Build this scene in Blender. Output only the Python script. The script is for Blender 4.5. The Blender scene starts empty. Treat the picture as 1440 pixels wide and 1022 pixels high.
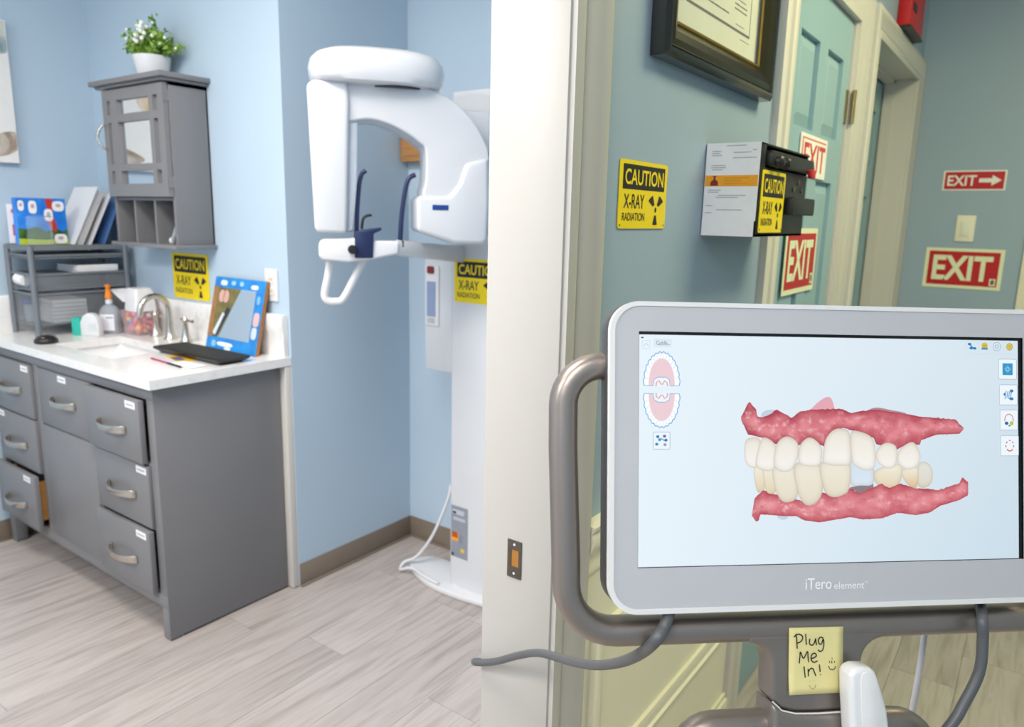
import bpy, bmesh, math, random
from mathutils import Vector, Matrix

random.seed(7)
SC = bpy.context.scene
COL = SC.collection

# ------------------------------------------------------------------ camera
PITCH, ROLL, YAW, FPX, EYE = 0.197227, 0.022409, 0.625029, 1031.84, 1.406
_f = Vector((-math.sin(YAW) * math.cos(PITCH), math.cos(YAW) * math.cos(PITCH), -math.sin(PITCH)))
_r = Vector((math.cos(YAW), math.sin(YAW), 0)); _u = _r.cross(_f)
_r2 = math.cos(ROLL) * _r + math.sin(ROLL) * _u
_u2 = -math.sin(ROLL) * _r + math.cos(ROLL) * _u
cam = bpy.data.objects.new('camera', bpy.data.cameras.new('camera'))
COL.objects.link(cam)
cam.matrix_world = Matrix(((_r2.x, _u2.x, -_f.x, 0), (_r2.y, _u2.y, -_f.y, 0), (_r2.z, _u2.z, -_f.z, EYE), (0, 0, 0, 1)))
cam.data.sensor_width = 36; cam.data.lens = FPX / 1440 * 36
cam.data.clip_start = 0.02; cam.data.clip_end = 50
cam.data.dof.use_dof = True; cam.data.dof.focus_distance = 0.92; cam.data.dof.aperture_fstop = 6.3
SC.camera = cam

# ------------------------------------------------------------------ world, lights, exposure
w = bpy.data.worlds.new('world'); SC.world = w; w.use_nodes = True
w.node_tree.nodes['Background'].inputs[0].default_value = (0.8, 0.88, 1, 1)
w.node_tree.nodes['Background'].inputs[1].default_value = 0.15
SC.view_settings.view_transform = 'Standard'; SC.view_settings.look = 'None'
SC.view_settings.exposure = 0; SC.view_settings.gamma = 1; SC.view_settings.use_curve_mapping = False
CEIL = 2.6
# ceiling panels: x, y, size x, size y, watts, colour
PANELS = [(-1.45, 0.45, 1.15, 0.58, 42, (1.0, 0.93, 0.865), 'bright ceiling panel over the vanity room, nearest the sink'),
          (-1.95, -1.05, 1.15, 0.58, 60, (1.0, 0.93, 0.865), 'bright ceiling panel at the front of the vanity room'),
          (0.1, -0.9, 0.58, 1.15, 39, (1.0, 0.96, 0.91), 'bright ceiling panel over the hallway beside the open doorway'),
          (0.35, 2.15, 0.58, 1.15, 30, (1.0, 0.93, 0.54), 'yellowish ceiling panel at the far end of the hallway')]
for (x, y, sx, sy, W, c, lab) in PANELS:
    l = bpy.data.lights.new('panel_light', 'AREA'); l.shape = 'RECTANGLE'; l.size = sx; l.size_y = sy
    l.energy = W; l.color = c
    o = bpy.data.objects.new('panel_light', l); COL.objects.link(o); o.location = (x, y, CEIL - 0.03)

# ------------------------------------------------------------------ materials
def lin(c):
    if isinstance(c, str):
        c = tuple(int(c[i:i + 2], 16) for i in (0, 2, 4))
    return tuple(((v / 255) / 12.92 if v / 255 <= 0.04045 else ((v / 255 + 0.055) / 1.055) ** 2.4) for v in c)
_M = {}
def mat(name, c, rough=0.5, metal=0.0, spec=0.5, vary=0.04, scale=30, bump=0.0, bscale=200, coat=0.0, stretch=None):
    if name in _M: return _M[name]
    m = bpy.data.materials.new(name); m.use_nodes = True; _M[name] = m
    N = m.node_tree.nodes; L = m.node_tree.links; p = N['Principled BSDF']
    p.inputs['Roughness'].default_value = rough; p.inputs['Metallic'].default_value = metal
    p.inputs['Specular IOR Level'].default_value = spec; p.inputs['Coat Weight'].default_value = coat
    r, g, b = lin(c)
    tc = N.new('ShaderNodeTexCoord'); src = tc.outputs['Object']
    if stretch:
        mp = N.new('ShaderNodeMapping'); mp.inputs['Scale'].default_value = stretch
        L.new(src, mp.inputs[0]); src = mp.outputs[0]
    nz = N.new('ShaderNodeTexNoise'); nz.inputs['Scale'].default_value = scale; nz.inputs['Detail'].default_value = 4
    L.new(src, nz.inputs['Vector'])
    rp = N.new('ShaderNodeValToRGB')
    rp.color_ramp.elements[0].position = .3; rp.color_ramp.elements[1].position = .7
    rp.color_ramp.elements[0].color = (r * (1 - vary), g * (1 - vary), b * (1 - vary), 1)
    rp.color_ramp.elements[1].color = (min(1, r * (1 + vary)), min(1, g * (1 + vary)), min(1, b * (1 + vary)), 1)
    L.new(nz.outputs[0], rp.inputs[0]); L.new(rp.outputs[0], p.inputs['Base Color'])
    if bump:
        n2 = N.new('ShaderNodeTexNoise'); n2.inputs['Scale'].default_value = bscale
        L.new(src, n2.inputs['Vector'])
        bp = N.new('ShaderNodeBump'); bp.inputs['Strength'].default_value = bump; bp.inputs['Distance'].default_value = .002
        L.new(n2.outputs[0], bp.inputs['Height']); L.new(bp.outputs[0], p.inputs['Normal'])
    return m
def mat_emit(name, c, s=1.0):
    if name in _M: return _M[name]
    m = mat(name, '101010', .3, 0, .2); p = m.node_tree.nodes['Principled BSDF']
    p.inputs['Emission Color'].default_value = (*(lin(c) if isinstance(c, str) else c), 1); p.inputs['Emission Strength'].default_value = s
    return m
def mat_clear(name, c='ffffff', alpha=.16, rough=.05):
    if name in _M: return _M[name]
    m = mat(name, c, rough, 0, .5); p = m.node_tree.nodes['Principled BSDF']; p.inputs['Alpha'].default_value = alpha
    return m
def mat_ramp(name, stops, scale=3, rough=.5, stretch=None, detail=3, distort=0.0, kind='noise'):
    """material coloured by a procedural texture through a colour ramp"""
    m = mat(name, '808080', rough); N = m.node_tree.nodes; L = m.node_tree.links
    rp = [n for n in N if n.type == 'VALTORGB'][0]; nz = [n for n in N if n.type == 'TEX_NOISE'][0]
    nz.inputs['Scale'].default_value = scale; nz.inputs['Detail'].default_value = detail; nz.inputs['Distortion'].default_value = distort
    e = rp.color_ramp.elements
    while len(e) > 1: e.remove(e[-1])
    e[0].position = stops[0][0]; e[0].color = (*lin(stops[0][1]), 1)
    for p_, c_ in stops[1:]:
        q = e.new(p_); q.color = (*lin(c_), 1)
    if stretch:
        tc = [n for n in N if n.type == 'TEX_COORD'][0]
        mp = N.new('ShaderNodeMapping'); mp.inputs['Scale'].default_value = stretch
        L.new(tc.outputs['Object'], mp.inputs[0]); L.new(mp.outputs[0], nz.inputs['Vector'])
    return m
def mat_vcol(name):
    """lit screen picture: colours stored per vertex"""
    if name in _M: return _M[name]
    m = mat(name, '080808', .25, 0, .3); N = m.node_tree.nodes; p = N['Principled BSDF']
    a = N.new('ShaderNodeAttribute'); a.attribute_name = 'Col'
    m.node_tree.links.new(a.outputs['Color'], p.inputs['Emission Color']); p.inputs['Emission Strength'].default_value = 1.0
    return m

wall_blue = mat('wall_paint_blue', 'bacede', .55, 0, .35, .012, 2, .12, 350)
hall_blue_dimmed = mat('wall_paint_hall_dimmed', '9bafc2', .5, 0, .4, .012, 2, .12, 350)  # wall blue darkened, the dimmer hallway light put into the colour
jamb_white_shaded = mat('trim_paint_white_shaded', 'bbb8b3', .35, 0, .4, .012, 4)  # trim white with shade mixed in, offsetting strong light on the jamb
gloss_white = mat('trim_paint_white', 'd3cfc8', .35, 0, .4, .012, 4)
cream = mat('wainscot_paint_cream', 'ebe6d0', .4, 0, .4, .015, 4)
door_blue = mat('door_paint_blue', '93b2bd', .42, 0, .45, .015, 4)
vinyl = mat('vinyl_base_taupe', '86796c', .45, 0, .4, .03, 20)
ceil_white = mat('ceiling_white', 'f2f1ec', .8, 0, .2, .02, 60, .2, 120)
grey_paint = mat('cabinet_paint_grey', '7d7c7e', .38, 0, .45, .02, 6)
grey_dark = mat('cabinet_gap_dark', '2e2c2c', .6)
quartz = mat_ramp('quartz_white', [(.3, 'e6e4e2'), (.55, 'f0efed'), (.8, 'dddad6')], 26, .18, detail=6)
porcelain = mat('porcelain', 'f2f2f2', .08, 0, .6, .005)
nickel = mat('brushed_nickel', 'cdc5ba', .24, 1.0, .5, .04, 60, stretch=(1, 1, 18))
black_plastic = mat('black_plastic', '1b1b1c', .42, 0, .5, .08, 60)
white_plastic = mat('white_plastic', 'e0e0e2', .22, 0, .5, .008)
white_gloss = mat('machine_white', 'd6d8dc', .16, 0, .5, .008, 6, coat=.25)
paper = mat('paper_white', 'efeef0', .7, 0, .2, .02, 40)
navy = mat('navy_plastic', '202a52', .35, 0, .5, .05)
sign_yellow = mat('sign_yellow', 'f5d800', .4, 0, .4, .02, 12)
sign_black = mat('sign_black', '1a1a18', .45, 0, .4, .03)
sign_red = mat('sign_red', 'bf1b1e', .4, 0, .4, .03)
sign_cream = mat('sign_glow_cream', 'e9ecc9', .5, 0, .3, .02)
sign_white = mat('sign_white', 'f1efea', .5, 0, .3, .02)

# ------------------------------------------------------------------ mesh helpers
class Frame:
    def __init__(s, o, x, y, n=None):
        s.o = Vector(o); s.x = Vector(x); s.y = Vector(y); s.n = Vector(n) if n else s.x.cross(s.y)
    def __call__(s, a, b, k=0.0): return s.o + s.x * a + s.y * b + s.n * k
WF = Frame((0, 0, 0), (1, 0, 0), (0, 1, 0))
def FY(y): return Frame((0, y, 0), (1, 0, 0), (0, 0, 1))        # upright face looking towards -Y: a = X, b = Z
def FX(x): return Frame((x, 0, 0), (0, 1, 0), (0, 0, 1))        # upright face looking towards +X: a = Y, b = Z
def FZ(z): return Frame((0, 0, z), (1, 0, 0), (0, 1, 0))
class MB:
    def __init__(s): s.v = []; s.f = []; s.mi = []; s.c = []
    def add(s, vs, fs, m=0, cols=None):
        b = len(s.v); s.v += [tuple(v) for v in vs]
        for f in fs: s.f.append([b + i for i in f]); s.mi.append(m)
        if cols: s.c += cols
        return s
    def box(s, a0, a1, b0, b1, k0, k1, F=WF, m=0):
        vs = [F(a, b, k) for k in (k0, k1) for a, b in ((a0, b0), (a1, b0), (a1, b1), (a0, b1))]
        return s.add(vs, [(3, 2, 1, 0), (4, 5, 6, 7), (0, 1, 5, 4), (1, 2, 6, 5), (2, 3, 7, 6), (3, 0, 4, 7)], m)
    def prism(s, pts, k0, k1, F=WF, m=0):
        n = len(pts); vs = [F(a, b, k0) for a, b in pts] + [F(a, b, k1) for a, b in pts]
        return s.add(vs, [tuple(range(n - 1, -1, -1)), tuple(range(n, 2 * n))] + [(i, (i + 1) % n, n + (i + 1) % n, n + i) for i in range(n)], m)
    def flat(s, pts, k, F=WF, m=0, col=None):
        return s.add([F(a, b, k) for a, b in pts], [tuple(range(len(pts)))], m, [col] * len(pts) if col else None)
    def tube(s, path, r, n=10, m=0, caps=True, ry=None, up=None, closed=False):
        P = [Vector(p) for p in path]; rings = []; N = len(P)
        rs = r if isinstance(r, (list, tuple)) else [r] * N
        prev = None; vs = []
        for i, p in enumerate(P):
            if closed: t = (P[(i + 1) % N] - P[i - 1]).normalized()
            else: t = (P[min(i + 1, N - 1)] - P[max(i - 1, 0)]).normalized()
            if up is not None: u = (Vector(up) - t * Vector(up).dot(t)).normalized()
            else:
                if prev is None:
                    q = Vector((0, 0, 1)) if abs(t.z) < .9 else Vector((1, 0, 0))
                    u = (q - t * q.dot(t)).normalized()
                else: u = (prev - t * prev.dot(t)).normalized()
            prev = u; w_ = t.cross(u)
            for j in range(n):
                an = 2 * math.pi * j / n
                vs.append(p + w_ * math.cos(an) * rs[i] + u * math.sin(an) * (ry if ry else rs[i]))
        fs = []
        for i in range(N if closed else N - 1):
            i2 = (i + 1) % N
            for j in range(n): fs.append((i * n + j, i * n + (j + 1) % n, i2 * n + (j + 1) % n, i2 * n + j))
        if caps and not closed: fs += [tuple(range(n - 1, -1, -1)), tuple((N - 1) * n + j for j in range(n))]
        return s.add(vs, fs, m)
    def lathe(s, o, prof, n=20, m=0, F=WF, caps=True):
        vs = []; o = Vector(o)
        for r, z in prof:
            for j in range(n):
                an = 2 * math.pi * j / n; vs.append(o + F.x * math.cos(an) * r + F.y * math.sin(an) * r + F.n * z)
        fs = []; K = len(prof)
        for i in range(K - 1):
            for j in range(n): fs.append((i * n + j, i * n + (j + 1) % n, (i + 1) * n + (j + 1) % n, (i + 1) * n + j))
        if caps: fs += [tuple(range(n - 1, -1, -1)), tuple((K - 1) * n + j for j in range(n))]
        return s.add(vs, fs, m)
    def rings(s, rr, m=0, caps=True):
        n = len(rr[0]); vs = [p for r in rr for p in r]; fs = []
        for i in range(len(rr) - 1):
            for j in range(n): fs.append((i * n + j, i * n + (j + 1) % n, (i + 1) * n + (j + 1) % n, (i + 1) * n + j))
        if caps: fs += [tuple(range(n - 1, -1, -1)), tuple((len(rr) - 1) * n + j for j in range(n))]
        return s.add(vs, fs, m)
    def build(s, name, mats, parent=None, bevel=0, seg=2, smooth=False, ang=40, fix=True):
        me = bpy.data.meshes.new(name); me.from_pydata(s.v, [], s.f)
        if not isinstance(mats, (list, tuple)): mats = [mats]
        for m in mats: me.materials.append(m)
        for p, i in zip(me.polygons, s.mi): p.material_index = i
        if s.c:
            at = me.color_attributes.new('Col', 'FLOAT_COLOR', 'POINT')
            for i, c in enumerate(s.c): at.data[i].color = (*c, 1)
        if fix or bevel:
            bm = bmesh.new(); bm.from_mesh(me)
            if fix: bmesh.ops.recalc_face_normals(bm, faces=bm.faces)
            if bevel:
                es = [e for e in bm.edges if len(e.link_faces) == 2 and e.calc_face_angle(0) > math.radians(ang)]
                bmesh.ops.bevel(bm, geom=es, offset=bevel, segments=seg, profile=.5, affect='EDGES', clamp_overlap=True)
            bm.to_mesh(me); bm.free()
        if smooth or bevel:
            for p in me.polygons: p.use_smooth = True
            me.set_sharp_from_angle(angle=math.radians(35 if not smooth else 50))
        o = bpy.data.objects.new(name, me); COL.objects.link(o)
        if parent: attach(o, parent)
        return o
_ROOT = {}
def attach(o, parent):
    o.parent = parent
    if parent.name in _ROOT: o.matrix_parent_inverse = Matrix.Translation(-_ROOT[parent.name])
def thing(name, label, cat, loc=(0, 0, 0), group=None):
    o = bpy.data.objects.new(name, None); COL.objects.link(o); o.location = loc; o.empty_display_size = .05
    _ROOT[o.name] = Vector(loc); return tag(o, label, cat, group)
def tag(o, label, cat, group=None):
    o['label'] = label; o['category'] = cat
    if group: o['group'] = group
    return o
def struct(o): o['kind'] = 'structure'; return o
def lab(o, t): o['label'] = t; return o
def rrect(a0, a1, b0, b1, r, n=5):
    out = []
    for cx, cy, st in ((a1 - r, b1 - r, 0), (a0 + r, b1 - r, 90), (a0 + r, b0 + r, 180), (a1 - r, b0 + r, 270)):
        for i in range(n + 1):
            an = math.radians(st + 90 * i / n); out.append((cx + r * math.cos(an), cy + r * math.sin(an)))
    return out
def spline(pts, sub=4, closed=False):
    P = [Vector(p) for p in pts]; N = len(P); out = []
    for i in range(N if closed else N - 1):
        g = (lambda j: P[j % N]) if closed else (lambda j: P[max(0, min(N - 1, j))])
        p0, p1, p2, p3 = g(i - 1), g(i), g(i + 1), g(i + 2)
        for s_ in range(sub):
            t = s_ / sub
            out.append(.5 * ((2 * p1) + (-p0 + p2) * t + (2 * p0 - 5 * p1 + 4 * p2 - p3) * t * t + (-p0 + 3 * p1 - 3 * p2 + p3) * t ** 3))
    if not closed: out.append(P[-1])
    return out
def text(s, a0, a1, b0, b1, k, F, m, parent, name='lettering', bold=.0, thick=.0004, shear=0):
    cu = bpy.data.curves.new('t', 'FONT'); cu.body = s; cu.offset = bold; cu.resolution_u = 3; cu.shear = shear
    ob = bpy.data.objects.new('t', cu); COL.objects.link(ob)
    dg = bpy.context.evaluated_depsgraph_get(); me = bpy.data.meshes.new_from_object(ob.evaluated_get(dg))
    vs = [v.co.copy() for v in me.vertices]; fs = [tuple(p.vertices) for p in me.polygons]
    bpy.data.objects.remove(ob); bpy.data.curves.remove(cu); bpy.data.meshes.remove(me)
    x0 = min(v.x for v in vs); x1 = max(v.x for v in vs); y0 = min(v.y for v in vs); y1 = max(v.y for v in vs)
    mb = MB(); mb.add([F(a0 + (v.x - x0) / (x1 - x0) * (a1 - a0), b0 + (v.y - y0) / (y1 - y0) * (b1 - b0), k) for v in vs], fs)
    return mb.build(name, m, parent, fix=False)
def stroke(mb, pts, wd, k, F, m=0):
    """a flat pen stroke"""
    P = [Vector(p) for p in pts]; vs = []
    for i, p in enumerate(P):
        t = P[min(i + 1, len(P) - 1)] - P[max(i - 1, 0)]; t = t.normalized() if t.length else Vector((1, 0)); nn = Vector((-t.y, t.x))
        vs += [F(*(p + nn * wd / 2), k), F(*(p - nn * wd / 2), k)]
    mb.add(vs, [(2 * i, 2 * i + 1, 2 * i + 3, 2 * i + 2) for i in range(len(P) - 1)], m)

# ================================================================== THE SETTING
XL, XR, YB, YA, YF = -3.46, 1.05, 1.632, 2.238, -1.7     # left wall, hall right wall, vanity wall, alcove wall, wall behind the camera
XC = -2.155                                              # return wall between vanity wall and alcove
HX, HI = -0.58, -0.715                                   # hall face and room face of the hall wall
HE = 3.905                                               # end of the hall
# floor and planks
wood = mat_ramp('floor_vinyl_plank', [(.25, '9a8f89'), (.42, 'b0a6a1'), (.55, 'bcb3ae'), (.68, 'a89e98'), (.85, 'c9c1bc')], 3.0, .33, stretch=(13, 1.1, 1), detail=6, distort=.6)
N = wood.node_tree.nodes; L = wood.node_tree.links
oi = N.new('ShaderNodeObjectInfo'); mp = [n for n in N if n.type == 'MAPPING'][0]
va = N.new('ShaderNodeVectorMath'); va.operation = 'SCALE'; va.inputs[0].default_value = (37, 53, 11); L.new(oi.outputs['Random'], va.inputs['Scale'])
L.new(va.outputs[0], mp.inputs['Location'])
p = N['Principled BSDF']; rp = [n for n in N if n.type == 'VALTORGB'][0]
hs = N.new('ShaderNodeHueSaturation'); mr = N.new('ShaderNodeMapRange'); mr.inputs[3].default_value = .9; mr.inputs[4].default_value = 1.06
L.new(oi.outputs['Random'], mr.inputs[0]); L.new(mr.outputs[0], hs.inputs['Value']); L.new(rp.outputs[0], hs.inputs['Color']); L.new(hs.outputs[0], p.inputs['Base Color'])
floor = struct(MB().box(XL - .1, XR + .1, YF - .1, HE + .1, -.06, -.006).build('floor', mat('floor_seam', '6d655d', .7)))
PWD, PLN = .18, 1.22
pm = MB().box(-.5 * PWD + .0006, .5 * PWD - .0006, 0, 1, -.006, 0)
pme = pm.build('plank', wood); first = pme
row = 0; x = XL - .02 + PWD / 2
while x < XR + .1:
    y = YF - random.random() * PLN
    while y < HE + .05:
        y0 = max(y, YF - .05); y1 = min(y + PLN, HE + .06)
        if y1 - y0 > .03:
            if first is not None: o = first; first = None
            else: o = pme.copy(); COL.objects.link(o)
            o.location = (x, y0 + .0006, 0); o.scale = (1, y1 - y0 - .0012, 1); o.parent = floor
        y += PLN
    x += PWD; row += 1
struct(MB().box(XL - .1, XR + .1, YF - .1, HE + .1, CEIL, CEIL + .08).build('ceiling', ceil_white))
struct(MB().box(XL - .1, XL, YF, YB + .1, 0, CEIL).build('wall_left', wall_blue))
struct(MB().box(XL, XC, YB, YB + .1, 0, CEIL).build('wall_back', wall_blue))
struct(MB().box(XC - .1, XC, YB + .1, YA + .1, 0, CEIL).build('wall_return', wall_blue))
struct(MB().box(XC, -1.2, YA, YA + .1, 0, CEIL).build('wall_alcove', wall_blue))
struct(MB().box(-1.3, -1.2, 1.95, YA, 0, CEIL).box(-1.2, HI, 1.85, 1.95, 0, CEIL).build('wall_closet', wall_blue))
struct(MB().box(XL - .1, XR + .1, YF - .1, YF, 0, CEIL).build('wall_front', wall_blue))
struct(MB().box(XR, XR + .1, YF, HE, 0, CEIL).build('wall_right', hall_blue_dimmed))
# hall wall with three openings
OP = [(0.0, .941), (1.94, 2.62), (2.895, 3.82)]
DT = 2.06
hw = MB(); y = YF
for a, b in OP:
    hw.box(HI, HX, y, a, 0, CEIL); hw.box(HI, HX, a, b, DT, CEIL); y = b
hw.box(HI, HX, y, HE, 0, CEIL)
struct(hw.build('wall_hall', hall_blue_dimmed))
struct(MB().box(HI - .3, XR + .1, HE, HE + .1, 0, CEIL).build('wall_end', hall_blue_dimmed))
# doorway jamb and casing by the strike plate
def casing(mb, yo0, yi0, yi1, yo1, zi, zo, X=HX):
    prof = [(0, 0), (0, .011), (.13, .013), (.22, .013), (.29, .009), (.38, .014), (.69, .0165), (.78, .021), (.91, .021), (1, .017), (1, 0)]
    rr = []
    for yi, yo, top in ((yi0, yo0, 0), (yi0, yo0, 1), (yi1, yo1, 1), (yi1, yo1, 0)):
        rr.append([(X + d, yi + (yo - yi) * q, (zi + (zo - zi) * q) if top else 0.0) for q, d in prof])
    mb.rings(rr)
j = MB().box(HI - .002, HX + .002, .921, .941, 0, 2.04).box(HI - .002, HX + .002, 0, .02, 0, 2.04).box(HI - .002, HX + .002, 0, .941, 2.04, DT)
jamb = struct(j.build('trim_1', jamb_white_shaded, bevel=.0015))
c = MB(); casing(c, -.08, .012, .925, 1.017, 2.04, 2.13)
c.box(HI - .016, HI, .945, 1.03, 0, 2.13)
struct(c.build('trim_2', jamb_white_shaded, smooth=True))
F = Frame((0, .921, 0), (1, 0, 0), (0, 0, 1))
bronze = mat('oil_rubbed_bronze', '6b625b', .4, .8, .5, .1, 80)
sp = rrect(-.664, -.636, .818, .884, .004)
hole = [(-.6565, .838), (-.6415, .838), (-.6415, .868), (-.6565, .868)]
m = MB()
m.box(-.664, -.6565, .818, .884, 0, .0018, F).box(-.6415, -.636, .818, .884, 0, .0018, F).box(-.6565, -.6415, .818, .838, 0, .0018, F).box(-.6565, -.6415, .868, .884, 0, .0018, F)
spo = lab(m.build('strike_plate', bronze, jamb), 'bronze latch strike plate let into the white jamb')
MB().box(-.6565, -.6415, .838, .868, .0002, .0006, F).build('latch_hole', mat('raw_wood', 'a8722f', .7, vary=.2, scale=300), spo)
for zz in (.826, .877): MB().lathe(F(-.65, zz, .0012), [(.0022, 0), (.0022, .0012), (.0012, .0016)], 10, F=F).build('screw', white_plastic, spo)
# hall wainscot: cream lower wall, chair rail, panel mouldings, baseboard
SEGS = [(YF, -.08), (1.017, 1.84), (2.745, 2.81)]
m = MB()
for a, b in SEGS: m.box(a, b, 0, .80, 0, .004, FX(HX))
struct(m.build('trim_3', cream))
m = MB()
for a, b in SEGS:
    F = Frame((HX, a, .80), (1, 0, 0), (0, 0, 1), (0, 1, 0))
    m.prism([(0, 0), (.008, 0), (.012, .012), (.009, .018), (.011, .04), (.02, .052), (.026, .07), (.02, .085), (.026, .092), (.026, .098), (0, .1)], 0, b - a, F)
struct(m.build('trim_4', cream, smooth=True))
def mould(mb, y0, y1, z0, z1, wd=.042):
    pr = [(0, 0), (0, .012), (.008, .015), (.012, .009), (.024, .012), (.034, .006), (.042, .008), (.042, 0)]
    vs = []; n = len(pr)
    for sa, sb in ((0, 0), (1, 0), (1, 1), (0, 1)): vs += [(HX + .004 + d, (y0 + i) if sa == 0 else (y1 - i), (z0 + i) if sb == 0 else (z1 - i)) for i, d in pr]
    mb.add(vs, [(q * n + j_, q * n + j_ + 1, ((q + 1) % 4) * n + j_ + 1, ((q + 1) % 4) * n + j_) for q in range(4) for j_ in range(n - 1)])
m = MB(); mould(m, 1.06, 1.79, .325, .68)
struct(m.build('trim_5', cream, smooth=True))
m = MB()
for a, b in SEGS: m.box(a, b, 0, .11, .004, .018, FX(HX)).box(a, b, .11, .125, .004, .012, FX(HX))
struct(m.build('baseboard_hall', cream, bevel=.002))
# doors of the hall
def hall_door(n, y0, y1, face, panels, cas):
    """six-panel leaf: flat board with sunk fields, each panel raised again"""
    top = 2.02
    mb = MB(); F = FX(face)
    ys = sorted({y0, y1} | {p_[0] for p_ in panels} | {p_[1] for p_ in panels}); zs = sorted({.008, top} | {p_[2] for p_ in panels} | {p_[3] for p_ in panels})
    for i in range(len(ys) - 1):
        for k in range(len(zs) - 1):
            cy, cz = (ys[i] + ys[i + 1]) / 2, (zs[k] + zs[k + 1]) / 2
            if not any(p_[0] < cy < p_[1] and p_[2] < cz < p_[3] for p_ in panels): mb.box(ys[i], ys[i + 1], zs[k], zs[k + 1], -.035, 0, F)
    leaf = struct(mb.build('door_%d' % n, door_blue))
    for a, b, c_, d in panels:
        q = MB(); q.box(a, b, c_, d, -.03, -.014, F)
        q.prism([(a + .006, c_ + .006), (b - .006, c_ + .006), (b - .006, d - .006), (a + .006, d - .006)], -.014, -.0135, F)
        ins = .035
        vs = [F(a + .004, c_ + .004, -.0138), F(b - .004, c_ + .004, -.0138), F(b - .004, d - .004, -.0138), F(a + .004, d - .004, -.0138),
              F(a + ins, c_ + ins, -.004), F(b - ins, c_ + ins, -.004), F(b - ins, d - ins, -.004), F(a + ins, d - ins, -.004)]
        q.add(vs, [(0, 1, 5, 4), (1, 2, 6, 5), (2, 3, 7, 6), (3, 0, 4, 7), (4, 5, 6, 7)])
        q.build('panel', door_blue, leaf, fix=False)
    return leaf
def six(y0, y1):
    wd = y1 - y0; a = y0 + .085; b = y0 + wd / 2 - .045; c_ = y0 + wd / 2 + .045; d = y1 - .085
    return [(p, q, z0, z1) for p, q in ((a, b), (c_, d)) for z0, z1 in ((.2, .78), (.92, 1.53), (1.66, 1.895))]
d1 = hall_door(1, 1.958, 2.592, HX - .008, six(1.958, 2.592), None)
for zz in (1.77, 1.05, .25):
    h = MB().box(2.575, 2.596, zz - .05, zz + .05, -.002, .003, FX(HX - .006)).box(2.602, 2.625, zz - .05, zz + .05, 0, .004, FX(HX + .009)).lathe((HX + .012, 2.6, zz - .05), [(.007, 0), (.007, .1)], 10)
    lab(h.build('hinge', mat('brass_satin', '9b8a63', .35, .9, .5, .08), d1, smooth=True), 'satin brass hinge')
m = MB(); casing(m, 1.835, 1.952, 2.606, 2.752, 2.025, 2.115)
m.box(HI, HX - .0005, 1.94, 1.955, 0, 2.024).box(HI, HX - .0005, 2.597, 2.62, 0, 2.024).box(HI, HX - .0005, 1.94, 2.62, 2.0245, DT)
struct(m.build('trim_6', gloss_white, smooth=True))
d2 = hall_door(2, 2.92, 3.795, HI + .005, six(2.92, 3.795), None)
m = MB(); casing(m, 2.812, 2.912, 3.805, 3.9, 2.035, 2.125)
m.box(HI, HX - .0005, 2.895, 2.916, 0, 2.04).box(HI, HX - .0005, 3.8, 3.82, 0, 2.04).box(HI, HX - .0005, 2.895, 3.82, 2.0405, DT)
m.box(HI + .012, HI + .05, 2.916, 2.93, 0, 2.04).box(HI + .012, HI + .05, 3.786, 3.8, 0, 2.04).box(HI + .012, HI + .05, 2.916, 3.8, 2.026, 2.04)
struct(m.build('trim_7', gloss_white, smooth=True))
# end wall: casing at the right edge of the view and a closed door in it
F = FY(HE)
struct(MB().box(-.097, -.01, 0, 2.12, 0, .018, F).box(.80, .89, 0, 2.12, 0, .018, F).box(-.01, .80, 2.03, 2.12, 0, .018, F).build('trim_8', cream, bevel=.003))
struct(MB().box(-.01, .80, .01, 2.03, -.0, .006, F).box(.08, .36, .2, .8, .006, .011, F).box(.43, .71, .2, .8, .006, .011, F).box(.08, .36, .95, 1.85, .006, .011, F).box(.43, .71, .95, 1.85, .006, .011, F).build('door_3', door_blue, bevel=.002))
struct(MB().box(HX, -.097, 0, .11, 0, .015, F).build('baseboard_end', cream, bevel=.002))
# taupe vinyl base of the vanity room
BH = .092
struct(MB().box(XL, XL + .004, YF, 1.62, 0, BH).box(XL + .004, XL + .012, YF, 1.62, 0, .006).build('baseboard_left', vinyl, bevel=.001))
struct(MB().box(XC, XC + .004, YB + .002, YA, 0, BH).box(XC + .004, XC + .014, YB + .002, YA, 0, .007).build('baseboard_return', vinyl, bevel=.001))
struct(MB().box(XC + .004, -1.3, YA - .004, YA, 0, BH).box(XC + .014, -1.3, YA - .014, YA - .004, 0, .007).build('baseboard_alcove', vinyl, bevel=.001))
# white filler board at the end of the vanity wall
struct(MB().box(-2.2, -2.157, 1.605, 1.634, 0.004, .862).build('trim_9', gloss_white, bevel=.002))
# ceiling light fixtures
for i, (x, y, sx, sy, W_, c_, lb) in enumerate(PANELS):
    t = thing('ceiling_light', lb, 'ceiling light', (x, y, CEIL))
    a, b = sx / 2, sy / 2
    MB().box(x - a - .03, x + a + .03, y - b - .03, y - b, CEIL - .025, CEIL).box(x - a - .03, x + a + .03, y + b, y + b + .03, CEIL - .025, CEIL).box(x - a - .03, x - a, y - b, y + b, CEIL - .025, CEIL).box(x + a, x + a + .03, y - b, y + b, CEIL - .025, CEIL).build('frame', white_plastic, t)
    MB().box(x - a, x + a, y - b, y + b, CEIL - .02, CEIL - .006).build('diffuser', mat_emit('diffuser_%s' % 'abcd'[i], tuple(c_), 2.0), t)

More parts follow.
